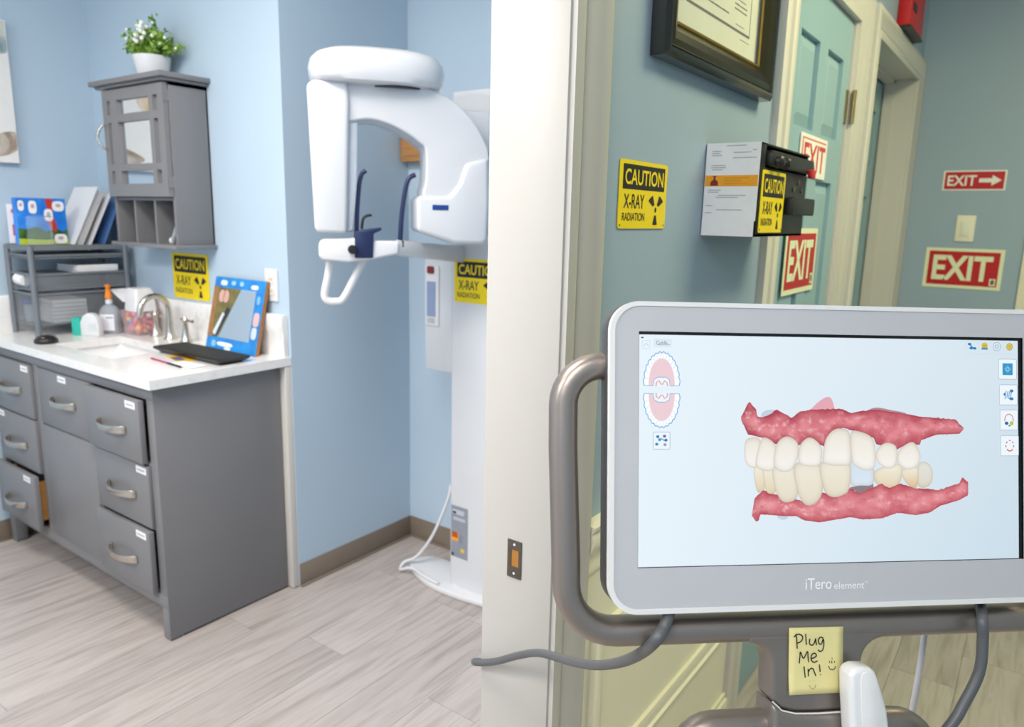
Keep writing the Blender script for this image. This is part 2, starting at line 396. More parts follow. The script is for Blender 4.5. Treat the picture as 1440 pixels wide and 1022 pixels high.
# ================================================================== VANITY CABINET
FR = 1.135                                                # plane of the face frame
XV0, XV1 = -3.445, -2.187
van = thing('vanity_cabinet', 'long grey vanity cabinet with seven drawers and one door under the white countertop', 'cabinet', (-2.8, 1.37, 0))
m = MB()
m.box(XV0 + .018, XV1 - .018, FR + .02, 1.59, .135, .15).box(XV0, XV0 + .018, FR + .02, 1.60, .1, .862).box(XV1 - .018, XV1, FR + .001, 1.604, .006, .862).box(XV0 + .018, XV1 - .018, 1.59, 1.603, .1, .862)
m.build('carcass', grey_paint, van, bevel=.001)
fr = MB(); F = FY(FR)
for a0, a1, b0, b1 in ((XV0, XV1 - .0005, .82, .862), (XV0, XV1 - .0005, .112, .158), (-2.228, XV1 - .0005, .158, .82), (XV0, -3.412, .158, .82), (-3.05, -3.005, .158, .82), (-2.6, -2.578, .158, .6), (-2.578, -2.228, .382, .386), (-3.412, -3.05, .382, .386), (-3.412, -3.05, .6, .606), (-3.0, -2.228, .6, .606)):
    fr.box(a0, a1, b0, b1, -.02, 0, F)
fr.build('face_frame', grey_paint, van, bevel=.0012)
MB().box(XV0 + .02, XV1 - .02, FR + .024, FR + .03, .16, .86).build('gap_shade_sheet', grey_dark, van)  # dark sheet painting in the shade behind the drawer gaps
for a0, a1 in ((-2.228, XV1 - .0005), (XV0, -3.4)):
    MB().box(a0, a1, FR, FR + .045, .004, .112).build('leg', grey_paint, van, bevel=.0015)
    MB().box(a0 + .003, a1 - .003, FR + .003, FR + .042, 0, .004).build('foot_pad', black_plastic, van)
MB().box(XV1 - .016, XV1 - .002, FR + .05, 1.6, .0, .006).build('foot_pad', black_plastic, van)
def pull(parent, xc, zc, y, half=.085):
    """bowed flat bar pull standing off a drawer front at plane y"""
    mb = MB(); n = 14; rr = []
    for i in range(n + 1):
        t = -1 + 2 * i / n; x = xc + half * t; d = .004 + .03 * (1 - abs(t) ** 2.6)
        hh = .013 - .003 * (1 - t * t)
        rr.append([(x, y - d - .0025, zc - hh), (x, y - d - .0025, zc + hh), (x, y - d + .0025, zc + hh), (x, y - d + .0025, zc - hh)])
    mb.rings(rr)
    for s_ in (-1, 1): mb.box(xc + s_ * half - .008, xc + s_ * half + .008, y - .008, y, zc - .012, zc + .012)
    return lab(mb.build('handle', nickel, parent, bevel=.0012, smooth=True), 'bowed brushed nickel pull')
def front(x0, x1, z0, z1, out=.014, handle=None, sticker=None, wood_side=False, name='drawer'):
    y = FR - out
    d = MB().box(x0, x1, z0, z1, 0, .018, FY(y + .018)).build(name, grey_paint, van, bevel=.0015)
    if handle: pull(d, (x0 + x1) / 2, handle, y)
    if sticker:
        s = MB().box(sticker, sticker + .062, z1 - .03, z1 - .007, 0, .0006, FY(y)).build('sticker', paper, d)
        lab(s, 'small white paper label')
        MB().box(sticker + .008, sticker + .052, z1 - .021, z1 - .017, .0006, .0008, FY(y)).build('print', mat('grey_ink', '8f9094', .6), s)
    if out > .03 or wood_side:
        MB().box(x0 + .02, x0 + .032, y + .018, FR + .3, z0 + .02, z1 - .03).box(x1 - .032, x1 - .02, y + .018, FR + .3, z0 + .02, z1 - .03).box(x0 + .02, x1 - .02, y + .018, FR + .3, z0 + .02, z0 + .03).build('drawer_box', mat('raw_drawer_wood', 'b98442', .6, vary=.12, scale=60, stretch=(1, .15, 3)), d)
    return d
front(-3.408, -3.054, .607, .817, .012, .708, -3.13)
front(-3.408, -3.054, .388, .599, .012, .484, -3.40)
front(-3.408, -3.054, .160, .378, .036, .245, -3.15, True)
front(-3.000, -2.592, .608, .818, .006, .714, -2.83)
front(-2.586, -2.234, .610, .817, .024, .709, -2.315)
front(-2.582, -2.232, .388, .599, .010, .488, -2.305)
front(-2.582, -2.234, .162, .378, .022, .262, -2.315)
front(-3.002, -2.590, .164, .599, .006, name='cabinet_door')

# countertop with undermount sink and backsplash
CT = .894
ctop = thing('countertop', 'white quartz countertop with undermount sink on the grey vanity', 'countertop', (-2.8, 1.37, .864))
SX0, SX1, SY0, SY1 = -3.02, -2.585, 1.205, 1.455
xs = [XL + .002, SX0, SX1, -2.156]
m = MB().box(xs[0], xs[3], 1.112, SY0, .864, CT).box(xs[0], xs[3], SY1, YB - .001, .864, CT).box(xs[0], SX0, SY0, SY1, .864, CT).box(SX1, xs[3], SY0, SY1, .864, CT)
m.build('slab', quartz, ctop)
rr = []
for (e, z, r) in ((.0, .866, .03), (-.004, .85, .035), (.006, .78, .05), (.03, .745, .06), (.09, .735, .05)):
    rr.append([(a, b, z) for a, b in rrect(SX0 - .006 + e, SX1 + .006 - e, SY0 - .006 + e, SY1 + .006 - e, r)])
sink = MB().rings(rr, caps=False).add([(a, b, .734) for a, b in rrect(SX0 + .084, SX1 - .084, SY0 + .084, SY1 - .084, .05)], [tuple(range(24))]).build('sink_basin', porcelain, ctop, smooth=True, fix=False)
MB().lathe(((SX0 + SX1) / 2, (SY0 + SY1) / 2, .7345), [(.022, 0), (.022, .002), (.014, .003)], 20).build('drain', nickel, sink, smooth=True)
prof = [(0, 0), (.02, 0), (.02, .085), (.026, .098), (.026, .146), (.02, .151), (0, .151)]
F = Frame((XL + .002, YB - .001, CT), (0, -1, 0), (0, 0, 1), (1, 0, 0))
tag(MB().prism(prof, 0.028, 1.292, F).build('backsplash', quartz, bevel=.001), 'white quartz backsplash running behind the faucet', 'backsplash')
F = Frame((XL + .002, 1.112, CT), (1, 0, 0), (0, 0, 1), (0, -1, 0))
tag(MB().prism(prof, -(YB - .001 - 1.112), 0, F).build('backsplash', quartz, bevel=.001), 'white quartz side splash along the left wall', 'backsplash')

# faucet
fa = thing('faucet', 'brushed nickel widespread faucet with gooseneck spout behind the sink', 'faucet', (-2.814, 1.555, CT))
foot = [(.026, 0), (.026, .004), (.019, .012), (.0145, .03), (.0125, .05)]
m = MB().lathe((-2.814, 1.553, CT), foot, 20)
pth = [(-2.814, 1.553, CT + .04), (-2.814, 1.553, CT + .10)]
for i in range(0, 11):
    an = math.pi * i / 10 * .93; pth.append((-2.814, 1.553 - .058 + .058 * math.cos(an), CT + .115 + .062 * math.sin(an)))
pth.append((-2.814, 1.436, CT + .105))
m.tube(pth, [.012] * 2 + [.0115] * 11 + [.0125], 14)
m.build('spout', nickel, fa, smooth=True)
for x in (-2.925, -2.703):
    m = MB().lathe((x, 1.555, CT), [(.024, 0), (.024, .004), (.018, .014), (.012, .04), (.009, .075), (.012, .083), (.012, .092), (.006, .097), (.004, .104)], 18)
    h = m.build('handle', nickel, fa, smooth=True)
    MB().tube([(x - .03, 1.555, CT + .089), (x, 1.555, CT + .088), (x + .045, 1.555, CT + .086), (x + .052, 1.555, CT + .087)], [.004, .0055, .005, .007], 10).build('lever', nickel, h, smooth=True)

# ================================================================== THINGS ON THE COUNTER
mesh_grey = mat('organizer_mesh_grey', '7d8288', .42, .3, .5, .25, 900)
mesh_dark = mat('organizer_tray_dark', 'a0a5aa', .5, .2, .5, .3, 900)
mesh_dark.node_tree.nodes['Principled BSDF'].inputs['Alpha'].default_value = .28
ox0, ox1, oy0, oy1 = -3.416, -3.198, 1.225, 1.59
org = thing('desk_organizer', 'grey metal mesh desk organizer with letter trays in the corner of the counter', 'organizer', ((ox0 + ox1) / 2, 1.41, CT))
for x in (ox0, ox1):
    for y in (oy0, oy1):
        MB().tube([(x, y, CT), (x, y, 1.252)], .011, 12).build('post', mesh_grey, org, smooth=True)
MB().box(ox0, ox1, oy0, oy1, 1.246, 1.252).box(ox0 - .004, ox0 + .004, oy0, oy1, 1.236, 1.256).box(ox1 - .004, ox1 + .004, oy0, oy1, 1.236, 1.256).box(ox0, ox1, oy0 - .004, oy0 + .004, 1.236, 1.256).box(ox0, ox1, oy1 - .004, oy1 + .004, 1.236, 1.256).build('top_shelf', mesh_grey, org)
def tray(z, h, backs=True):
    m = MB(); a0, a1, b0, b1 = ox0 + .006, ox1 - .004, oy0 + .006, oy1 - .012
    m.box(a0, a1, b0, b1, z, z + .003); t = m.build('tray', mesh_dark, org)
    s = MB()
    for (p0, p1, q0, q1) in ((a0, a1, b0, b0 + .002), (a0, a1, b1 - .002, b1), (a0, a0 + .002, b0, b1), (a1 - .002, a1, b0, b1)): s.box(p0, p1, q0, q1, z, z + h - .004)
    s.build('mesh_side', mesh_dark, t)
    r = MB(); path = [(a0, b0, z + h), (a1, b0, z + h), (a1, b1, z + h), (a0, b1, z + h)]
    for i in range(4): r.tube([path[i], path[(i + 1) % 4]], .006, 8)
    path = [(q[0], q[1], z + .002) for q in path]
    for i in range(4): r.tube([path[i], path[(i + 1) % 4]], .0035, 8)
    lab(r.build('rim', mesh_grey, t, smooth=True), 'lighter grey wire rim')
    return t
tray(1.202, .012); tray(1.078, .062); tray(.940, .122)
# things in the trays
for (x0, x1, y0, y1, z, top, lb) in ((-3.40, -3.21, 1.40, 1.56, 1.142, .03, 'loose white paper sheets on the middle organizer tray'), (-3.38, -3.208, 1.29, 1.42, .946, .092, 'white paper pad standing in the lowest organizer tray')):
    m = MB(); n = 6
    for k in range(n):
        e = random.uniform(-.004, .004); m.box(x0 + e, x1 + e, y0 + e, y1 - e, z + top * k / n, z + top * k / n + top / n * .85)
    tag(m.build('paper_stack', paper), lb, 'paper')
tag(MB().tube([(-3.36, 1.237, 1.118), (-3.30, 1.237, 1.112)], [.024, .02], 14).build('paper_roll', paper, smooth=True), 'rolled white paper at the near end of the middle organizer tray', 'paper')
cu_ = thing('capped_cup', 'small clear cup with a blue cap in the lowest organizer tray', 'cup', (-3.30, 1.238, .944))
MB().lathe((-3.34, 1.255, .944), [(.016, 0), (.021, .07)], 16).build('cup', mat_clear('cup_clear', 'd5dde6', .5), cu_, smooth=True)
MB().lathe((-3.34, 1.255, 1.0145), [(.023, 0), (.023, .022), (.019, .025)], 16).build('cap', mat('cap_blue', '23458f', .4), cu_, smooth=True)
# blue pamphlet box with pictures of teeth
FB = Frame((-3.25, 1.212, 1.257), (0, 1, 0), (0, 0, 1))
box = thing('pamphlet_box', 'blue printed box with white teeth pictures and red stripe on the organizer', 'box', FB(.1, 0, -.02))
MB().box(0, .178, 0, .18, -.035, 0, FB).build('carton', mat_ramp('print_blue_sky', [(.3, '1c6fd0'), (.6, '2a86e6'), (.8, '5aa6f0')], 14, .35), box)
pk = .0006
def blob(cx, cy, rx, ry, n=16, sq=2.0): return [(cx + rx * math.copysign(abs(math.cos(t)) ** (2 / sq), math.cos(t)), cy + ry * math.copysign(abs(math.sin(t)) ** (2 / sq), math.sin(t))) for t in [2 * math.pi * i / n for i in range(n)]]
MB().flat([(0, 0), (.178, 0), (.178, .022), (.10, .018), (0, .024)], pk, FB).build('printed_lawn', mat('print_lime', 'b7c72a', .4), box)
MB().flat([(0, .024), (.10, .018), (.178, .022), (.178, .06), (.16, .05), (.13, .066), (.10, .05), (.07, .07), (.03, .06), (0, .064)], pk, FB).build('printed_trees', mat_ramp('print_green', [(.3, '26491f'), (.7, '4a7a2c')], 40, .4), box)
MB().flat([(.102, .178), (.132, .178), (.125, .12), (.14, .075), (.135, .045), (.12, .06), (.10, .10), (.112, .13)], pk * 2, FB).build('printed_stripe', mat('print_red', 'c2382a', .4), box)
for cx, cy, rx, ry in ((.057, .145, .015, .025), (.15, .15, .022, .020), (.112, .115, .016, .024), (.15, .022, .024, .019), (.016, .15, .011, .02)):
    t_ = MB().flat(blob(cx, cy, rx, ry, 16, 3), pk * 3, FB).build('printed_tooth', paper, box)
    MB().flat(blob(cx, cy + ry * .15, rx * .45, ry * .35), pk * 4, FB).build('printed_face', mat('print_grey', 'b6a9a8', .5), t_)
FB2 = Frame((-3.395, 1.232, 1.257), (.3, .954, 0), (0, 0, 1))
pb = thing('leaflet_pack', 'narrow white and red leaflet pack at the left end of the organizer top', 'leaflet', FB2(.02, 0, -.01))
MB().box(0, .06, 0, .155, -.03, 0, FB2).build('carton', paper, pb)
for z0, z1 in ((.12, .135), (.03, .075)): MB().box(.014, .046, z0, z1, 0, .0008, FB2).build('printed_block', mat('print_rose', 'c4405a', .5), pb)
acry = mat_clear('acrylic_clear', 'dfe8ee', .10)
FA = Frame((-3.208, 1.232, 1.257), (0, 1, 0), (0, 0, 1))
ac = thing('acrylic_holder', 'clear acrylic leaflet holder in front of the blue box on the organizer', 'holder', FA(.04, 0, -.02))
m = MB().box(0, .085, 0, .11, 0, .003, FA).box(0, .003, 0, .11, -.02, 0, FA).box(.082, .085, 0, .11, -.02, 0, FA).box(0, .085, 0, .003, -.02, 0, FA)
m.build('shell', acry, ac); MB().box(0, .085, .108, .112, 0, .0035, FA).build('rim', mat_clear('acrylic_edge', '8fa2ae', .6), ac)
# leaning binders: thick slabs tilted along the wall
def slab(name, y0, top, th, z0, z1, m_, lbl, cat, x0=-3.42, x1=-3.2, pages=False):
    """upright slab leaning to the right (+Y): bottom edge at y0, top edge at top"""
    L_ = Vector((0, top - y0, z1 - z0)); up = L_.normalized(); nn = Vector((0, up.z, -up.y))
    F = Frame((0, y0, z0), (1, 0, 0), up, nn); H = L_.length
    t = thing(name, lbl, cat, (x0, y0, z0))
    if pages:
        MB().box(x0, x1, 0, H, 0, .003, F).box(x0, x1, 0, H, th - .003, th, F).box(x0, x0 + .003, 0, H, 0, th, F).build('cover', m_, t)
        MB().box(x0 + .01, x1 - .012, .006, H - .012, .006, th * .62, F).build('pages', mat('page_grey', 'c9c7c8', .7, vary=.15, scale=200, stretch=(1, 1, 1)), t)
    else: MB().box(x0, x1, 0, H, 0, th, F).build('cover', m_, t, bevel=.001)
    return t
slab('ring_binder', 1.394, 1.505, .06, 1.257, 1.49, white_plastic, 'white ring binder leaning on the organizer top beside the blue box', 'binder', x1=-3.21, pages=True)
slab('file_folder', 1.512, 1.60, .006, 1.257, 1.46, mat('folder_blue', '4a6fa6', .5), 'blue folder behind the leaning white binder', 'folder', x1=-3.215)

# black puck
pk_ = thing('card_reader', 'small black domed puck at the front edge of the counter', 'device', (-3.06, 1.195, CT))
MB().lathe((-3.06, 1.195, CT), [(.038, 0), (.041, .006), (.04, .014), (.03, .024), (.014, .03), (.002, .031)], 24).build('body', black_plastic, pk_, smooth=True)
MB().lathe((-3.04, 1.178, CT + .0235), [(.006, 0), (.006, .002)], 12).build('button', mat('button_rose', 'c98f88', .4), pk_, smooth=True)
# floss dispenser
fl = thing('floss_dispenser', 'rounded white dispenser with a teal front beside the sanitizer bottle', 'dispenser', (-3.10, 1.37, CT))
F = Frame((-3.148, 1.358, CT), (.9, .436, 0), (0, 0, 1))
MB().prism([(0, 0), (.085, 0), (.085, .05), (.078, .075), (.06, .09), (.038, .094), (.015, .08), (0, .05)], -.03, 0, F).build('body', white_plastic, fl, bevel=.004)
MB().prism(rrect(-.034, .004, 0, .072, .003), -.034, .004, F).build('teal_sleeve', mat('teal_plastic', '2fb5a2', .35), fl, bevel=.002)
MB().prism(rrect(.04, .075, .02, .05, .004), 0, .0012, F).build('print', mat('pale_print', 'ccd2d4', .5), fl)
# sanitizer bottle
F0 = (-3.12, 1.468, CT)
sa = thing('sanitizer_bottle', 'clear hand sanitizer bottle with an orange pump top', 'bottle', F0)
rr = []
for z, a, b, r in ((0, .036, .022, .01), (.004, .038, .024, .012), (.085, .038, .024, .012), (.105, .034, .021, .018), (.118, .02, .016, .014), (.122, .012, .012, .0118)):
    rr.append([(F0[0] + p_ * .8 - q * .6, F0[1] + p_ * .6 + q * .8, CT + z) for p_, q in rrect(-a, a, -b, b, min(r, b * .98))])
MB().rings(rr).build('bottle', mat_clear('sanitizer_clear', 'd3d8df', .4, .08), sa, smooth=True)
F = Frame(F0, (.8, .6, 0), (0, 0, 1))
lb_ = MB().box(-.028, .028, .015, .082, .0245, .0252, F).build('front_label', mat('label_pale', 'e9eaf0', .5), sa)
MB().box(-.004, .024, .066, .071, .0252, .0256, F).build('print', mat('grey_ink', '8f9094', .6), lb_)
MB().lathe((F0[0], F0[1], CT + .122), [(.011, 0), (.0135, .002), (.0135, .018), (.007, .02), (.006, .032)], 16).build('pump_collar', white_plastic, sa, smooth=True)
m = MB().lathe((F0[0], F0[1], CT + .146), [(.013, 0), (.014, .004), (.010, .03), (.0075, .044), (.012, .05), (.012, .055), (.004, .058)], 16)
m.tube([F(0, .199, 0), F(.012, .2, .02), F(.016, .198, .034)], .0045, 8)
m.build('pump', mat('pump_orange', 'f08a1c', .35), sa, smooth=True)
# toy tub
tx, ty = -3.024, 1.543
tb = thing('toy_tub', 'clear tub of pink and yellow toys with an open white lid by the faucet', 'container', (tx, ty, CT))
rr = []
for z, a in ((0, .055), (.1, .067)):
    rr.append([(tx + p_, ty + q, CT + z) for p_, q in rrect(-a, a, -a * .8, a * .8, .014)])
MB().rings(rr).build('tub', mat_clear('tub_clear', 'f2d8de', .3), tb, smooth=True)
m = MB(); cols = ['e8506a', 'f4b731', 'f07f9a', 'e8e3e0', '6f9bd8', 'ef7a3a', 'd94a7e']
cm = [mat('toy_' + c_, c_, .4) for c_ in cols]
for k in range(150):
    z = random.uniform(.012, .092); a = .044 + z * .1
    c0 = (tx + random.uniform(-a, a), ty + random.uniform(-a * .78, a * .78), CT + z); r = random.uniform(.007, .0125)
    m.lathe((c0[0], c0[1], c0[2] - r), [(.2 * r, 0), (.8 * r, .4 * r), (r, r), (.8 * r, 1.6 * r), (.2 * r, 2 * r)], 7, random.randrange(7))
o = m.build('toys', cm, tb, smooth=True); o['kind'] = 'stuff'
m = MB()
m.rings([[(tx + .012 + p_, ty + q, CT + z) for p_, q in rrect(-a, a, -b, b, .014)] for z, a, b in ((.1, .05, .046), (.112, .05, .046), (.178, .044, .04), (.192, .036, .034))])
lid = m.build('lid', mat_clear('lid_white', 'f4f4f6', .82, .3), tb, smooth=True)
F = Frame((tx - .04, ty - .045, CT + .135), (-.80, -.2, .56), (0.2, .97, .0))
MB().box(0, .085, 0, .075, 0, .004, F).build('lid_flap', mat_clear('lid_flap', 'f4f4f6', .8, .3), tb, bevel=.001)

# leaning mirror with a blue printed border
up = Vector((0, .062, .264)).normalized()
FM = Frame((-2.56, 1.549, CT + .001), (1, 0, 0), up)
mi = thing('tabletop_mirror', 'mirror board with blue printed border leaning on the backsplash', 'mirror', FM(.155, 0, 0))
MB().box(0, .31, 0, .272, -.014, 0, FM).build('board', mat('board_wood_edge', 'a9743c', .55, vary=.15, scale=60), mi)
MB().box(0, .31, 0, .272, 0, .0012, FM).build('printed_border', mat_ramp('print_azure', [(.3, '1b79c4'), (.6, '2590dc'), (.8, '1d84cf')], 20, .3), mi)
pane = MB().box(.028, .262, .045, .232, .0012, .0022, FM).build('mirror_pane', mat('mirror_glass', 'e8ecef', .02, 1.0, .5, 0), mi)
MB().box(.0, .028, .045, .235, .0012, .0018, FM).build('printed_wood_strip', mat('print_wood', 'a3703c', .4, vary=.2, scale=50), mi)
ph_ = MB().flat([(.028, .045), (.07, .045), (.17, .232), (.028, .232)], .0025, FM).build('printed_photo', mat_ramp('print_brown', [(.3, '5f4a2e'), (.55, '7a7440'), (.8, '9a6a3e')], 22, .4), mi)
MB().flat([(.04, .045), (.058, .045), (.125, .155), (.1, .16)], .0028, FM).build('printed_dark_bar', mat('print_dark', '2c3038', .4), ph_)
MB().flat([(.032, .06), (.05, .05), (.092, .135), (.078, .14)], .003, FM).build('printed_tool', mat('print_pale', 'd7dfe8', .4), ph_)
for q_ in (.058, .085): MB().flat(blob(q_, .2, .018, .024), .003, FM).build('printed_ball', mat('print_pink', 'd9a79b', .4), ph_)
for (a, b, rx, ry, c_) in ((.06, .25, .022, .01, 'd7e7f4'), (.12, .252, .014, .008, '9ecbec'), (.17, .252, .012, .009, '9ecbec'), (.25, .245, .022, .008, 'e6f1fa'), (.12, .022, .05, .008, 'e6f1fa'), (.14, .008, .02, .005, 'e6f1fa'), (.05, .02, .014, .012, '8cc2ea'), (.286, .13, .018, .026, 'dcb7b4'), (.284, .08, .016, .022, 'cfd9e2'), (.284, .2, .01, .016, '7cb8e6')):
    MB().flat(blob(a, b, rx, ry, 14, 3), .0026, FM).build('printed_mark', mat('print_' + c_, c_, .4), mi)

# black case, leaflets and pen in front of it
F = Frame((-2.40, 1.43, CT), (.999, .01, 0), (-.01, .999, 0), (0, 0, 1))
bc = thing('black_case', 'flat black case lying on the counter beside the faucet', 'case', (-2.40, 1.43, CT))
rr = [[F(a, b, z) for a, b in rrect(-w_ / 2, w_ / 2, -d_ / 2, d_ / 2, r_)] for z, w_, d_, r_ in ((0, .37, .09, .01), (.006, .385, .105, .01), (.014, .412, .128, .012), (.02, .414, .13, .012), (.022, .408, .124, .012))]
MB().rings(rr).build('shell', black_plastic, bc, smooth=True)
MB().box(-.19, .19, -.055, .055, .022, .0225, F).build('lid_panel', mat('black_matte', '202022', .6), bc)
FL = Frame((-2.40, 1.345, CT), (.97, -.22, 0), (.22, .97, 0), (0, 0, 1))
lf = thing('leaflet', 'yellow and white leaflet lying in front of the black case', 'leaflet', (-2.40, 1.345, CT))
MB().box(-.09, .05, -.015, .045, 0, .001, FL).build('yellow_sheet', mat('print_amber', 'eab62c', .5), lf)
MB().box(-.05, .02, -.012, .02, .001, .0014, FL).build('printed_block', mat('print_indigo', '5d6486', .5), lf)
FL2 = Frame((-2.285, 1.315, CT + .0016), (.98, .05, 0), (-.05, .98, 0), (0, 0, 1))
tag(MB().box(-.07, .06, -.03, .03, 0, .0012, FL2).build('note_card', paper), 'white card lying half on the yellow leaflet', 'card')
pn = thing('pen', 'thin magenta and black pen lying at the counter front', 'pen', (-2.37, 1.283, CT))
MB().tube([(-2.474, 1.291, CT + .004), (-2.355, 1.283, CT + .004)], .0035, 8).build('barrel', mat('pen_magenta', 'b52a5e', .35), pn, smooth=True)
MB().tube([(-2.355, 1.283, CT + .004), (-2.266, 1.277, CT + .004)], .0038, 8).build('cap', black_plastic, pn, smooth=True)

# ================================================================== ON THE VANITY WALL
def caution(F, w_, h_, name, lbl, group=None, faint=False):
    """yellow X-ray warning placard, lower left corner at the frame origin"""
    t = thing(name, lbl, 'sign', F(w_ / 2, h_ / 2, 0))
    MB().prism(rrect(0, w_, 0, h_, h_ * .05), 0, .0016, F).build('plate', sign_yellow, t)
    hd = MB().prism(rrect(w_ * .06, w_ * .94, h_ * .58, h_ * .94, h_ * .015), .0016, .002, F).build('header_band', sign_black, t)
    text('CAUTION', w_ * .095, w_ * .905, h_ * .645, h_ * .875, .0024, F, sign_yellow, hd, bold=.018)
    text('X-RAY', w_ * .09, w_ * .51, h_ * .30, h_ * .51, .002, F, sign_black, t, bold=.012)
    text('RADIATION', w_ * .07, w_ * .53, h_ * .115, h_ * .235, .002, F, sign_black, t, bold=.008)
    cx, cy = w_ * .765, h_ * .29; sc = h_
    m = MB(); m.flat(blob(cx, cy, .034 * sc, .04 * sc, 16), .002, F)
    for an in (52, 128, 270):
        pts = []
        sp_ = 17 if an != 270 else 15
        for q in range(-3, 4): t_ = math.radians(an + sp_ * q / 3); pts.append((cx + .235 * sc * math.cos(t_) * (w_ / h_) * .85, cy + .235 * sc * math.sin(t_)))
        for q in range(3, -4, -1): t_ = math.radians(an + sp_ * q / 3); pts.append((cx + .085 * sc * math.cos(t_) * (w_ / h_) * .85, cy + .085 * sc * math.sin(t_)))
        m.flat(pts, .002, F)
    lab(m.build('trefoil', sign_black, t, fix=False), 'black radiation trefoil')
    for a, b in ((.035, .05), (.965, .05)): MB().lathe(F(w_ * a, h_ * b, .0016), [(.0016, 0), (.0016, .0006)], 8, F=F).build('screw', black_plastic, t)
    return t
caution(Frame((-2.901, YB - .001, 1.052), (1, 0, 0), (0, 0, 1)), .256, .182, 'warning_sign', 'yellow X-ray caution sign on the blue wall above the faucet')
ou = thing('wall_outlet', 'white wall outlet plate half behind the blue-bordered mirror', 'outlet', (-2.247, YB, 1.147))
F = Frame((-2.247, YB - .0005, 1.147), (1, 0, 0), (0, 0, 1))
MB().prism(rrect(-.036, .036, -.058, .058, .004), 0, .006, F).build('plate', white_plastic, ou, bevel=.0012)
for z in (.02, -.022):
    s = MB().prism(rrect(-.017, .017, z - .014, z + .014, .006), .006, .008, F).build('socket', mat('socket_ivory', 'e6e2d6', .4), ou)
    for a in (-.006, .006): MB().box(a - .001, a + .001, z - .004, z + .005, .008, .0084, F).build('slot', black_plastic, s)

# wall cabinet
cx0, cx1, cy0, cz0, cz1 = -3.03, -2.588, 1.482, 1.262, 1.848
wc = thing('wall_cabinet', 'grey wall cabinet with mirrored door and three open cubbies', 'cabinet', (-2.81, 1.55, cz0))
m = MB().box(cx0, cx0 + .016, cy0, YB, cz0 + .014, cz1).box(cx1 - .016, cx1, cy0, YB, cz0 + .014, cz1).box(cx0, cx1, YB - .008, YB - .001, cz0, cz1).box(cx0 + .016, cx1 - .016, cy0 + .004, YB, 1.437, 1.449).box(cx0, cx1, cy0, YB, cz1 - .014, cz1)
m.build('carcass', grey_paint, wc, bevel=.001)
MB().box(cx0 - .02, cx1 + .014, cy0 - .018, YB, cz0, cz0 + .014).build('bottom_board', grey_paint, wc, bevel=.002)
MB().box(cx0 - .045, cx1 + .026, cy0 - .045, YB, cz1 + .010, cz1 + .028).box(cx0 - .03, cx1 + .014, cy0 - .028, YB, cz1, cz1 + .010).build('crown', grey_paint, wc, bevel=.003)
for x in (-2.882, -2.735): MB().box(x - .006, x + .006, cy0 + .002, YB - .008, cz0 + .014, 1.437).build('divider', grey_paint, wc)
F = FY(cy0 - .002)
dx0, dx1, dz0, dz1 = cx0 + .004, cx1 - .004, 1.450, 1.842
cols_ = [(-2.992, -2.968), (-2.92, -2.69), (-2.662, -2.632)]; rows_ = [(1.497, 1.545), (1.570, 1.724), (1.752, 1.804)]
m = MB(); xs = sorted({dx0, dx1} | {v for c_ in cols_ for v in c_}); zs = sorted({dz0, dz1} | {v for c_ in rows_ for v in c_})
for i in range(len(xs) - 1):
    for k in range(len(zs) - 1):
        if not (any(abs(c_[0] - xs[i]) < 1e-6 for c_ in cols_) and any(abs(r_[0] - zs[k]) < 1e-6 for r_ in rows_)): m.box(xs[i], xs[i + 1], zs[k], zs[k + 1], 0, .018, F)
wd_ = m.build('door', grey_paint, wc)
mir = mat('mirror_glass', 'e8ecef', .02, 1.0, .5, 0)
for c_ in cols_:
    for r_ in rows_: lab(MB().box(c_[0], c_[1], r_[0], r_[1], .003, .005, F).build('pane', mir, wd_), 'mirror pane')
pth = spline([F(-3.008, 1.715, .018), F(-3.012, 1.712, .034), F(-3.022, 1.67, .048), F(-3.012, 1.632, .034), F(-3.008, 1.628, .018)], 5)
lab(MB().tube(pth, .0042, 8).build('handle', nickel, wd_, smooth=True), 'thin bowed nickel handle')
for z in (1.80, 1.50): MB().box(cx1 - .006, cx1 - .001, cy0 - .02, cy0 + .002, z - .02, z + .02).build('hinge', grey_paint, wc)
# white tooth model leaning in the right cubby
tm = thing('tooth_tool', 'small white and grey dental tool leaning in the right-hand cubby', 'tool', (-2.68, 1.5, cz0 + .014))
MB().tube(spline([(-2.676, 1.512, cz0 + .026), (-2.664, 1.512, 1.305), (-2.648, 1.515, 1.34), (-2.64, 1.518, 1.362)], 4), [.011, .0105, .01, .009, .009, .009, .0085, .008, .0075, .007, .0065, .006, .006], 10).build('grip', mat('tool_grey', '9ba0a6', .3), tm, smooth=True)
for p_, r in (((-2.678, 1.512, cz0 + .028), .013), ((-2.638, 1.518, 1.368), .011)):
    MB().lathe((p_[0], p_[1], p_[2] - r), [(.3 * r, 0), (.85 * r, .4 * r), (r, r), (.85 * r, 1.6 * r), (.3 * r, 2 * r)], 12).build('tip', white_plastic, tm, smooth=True)
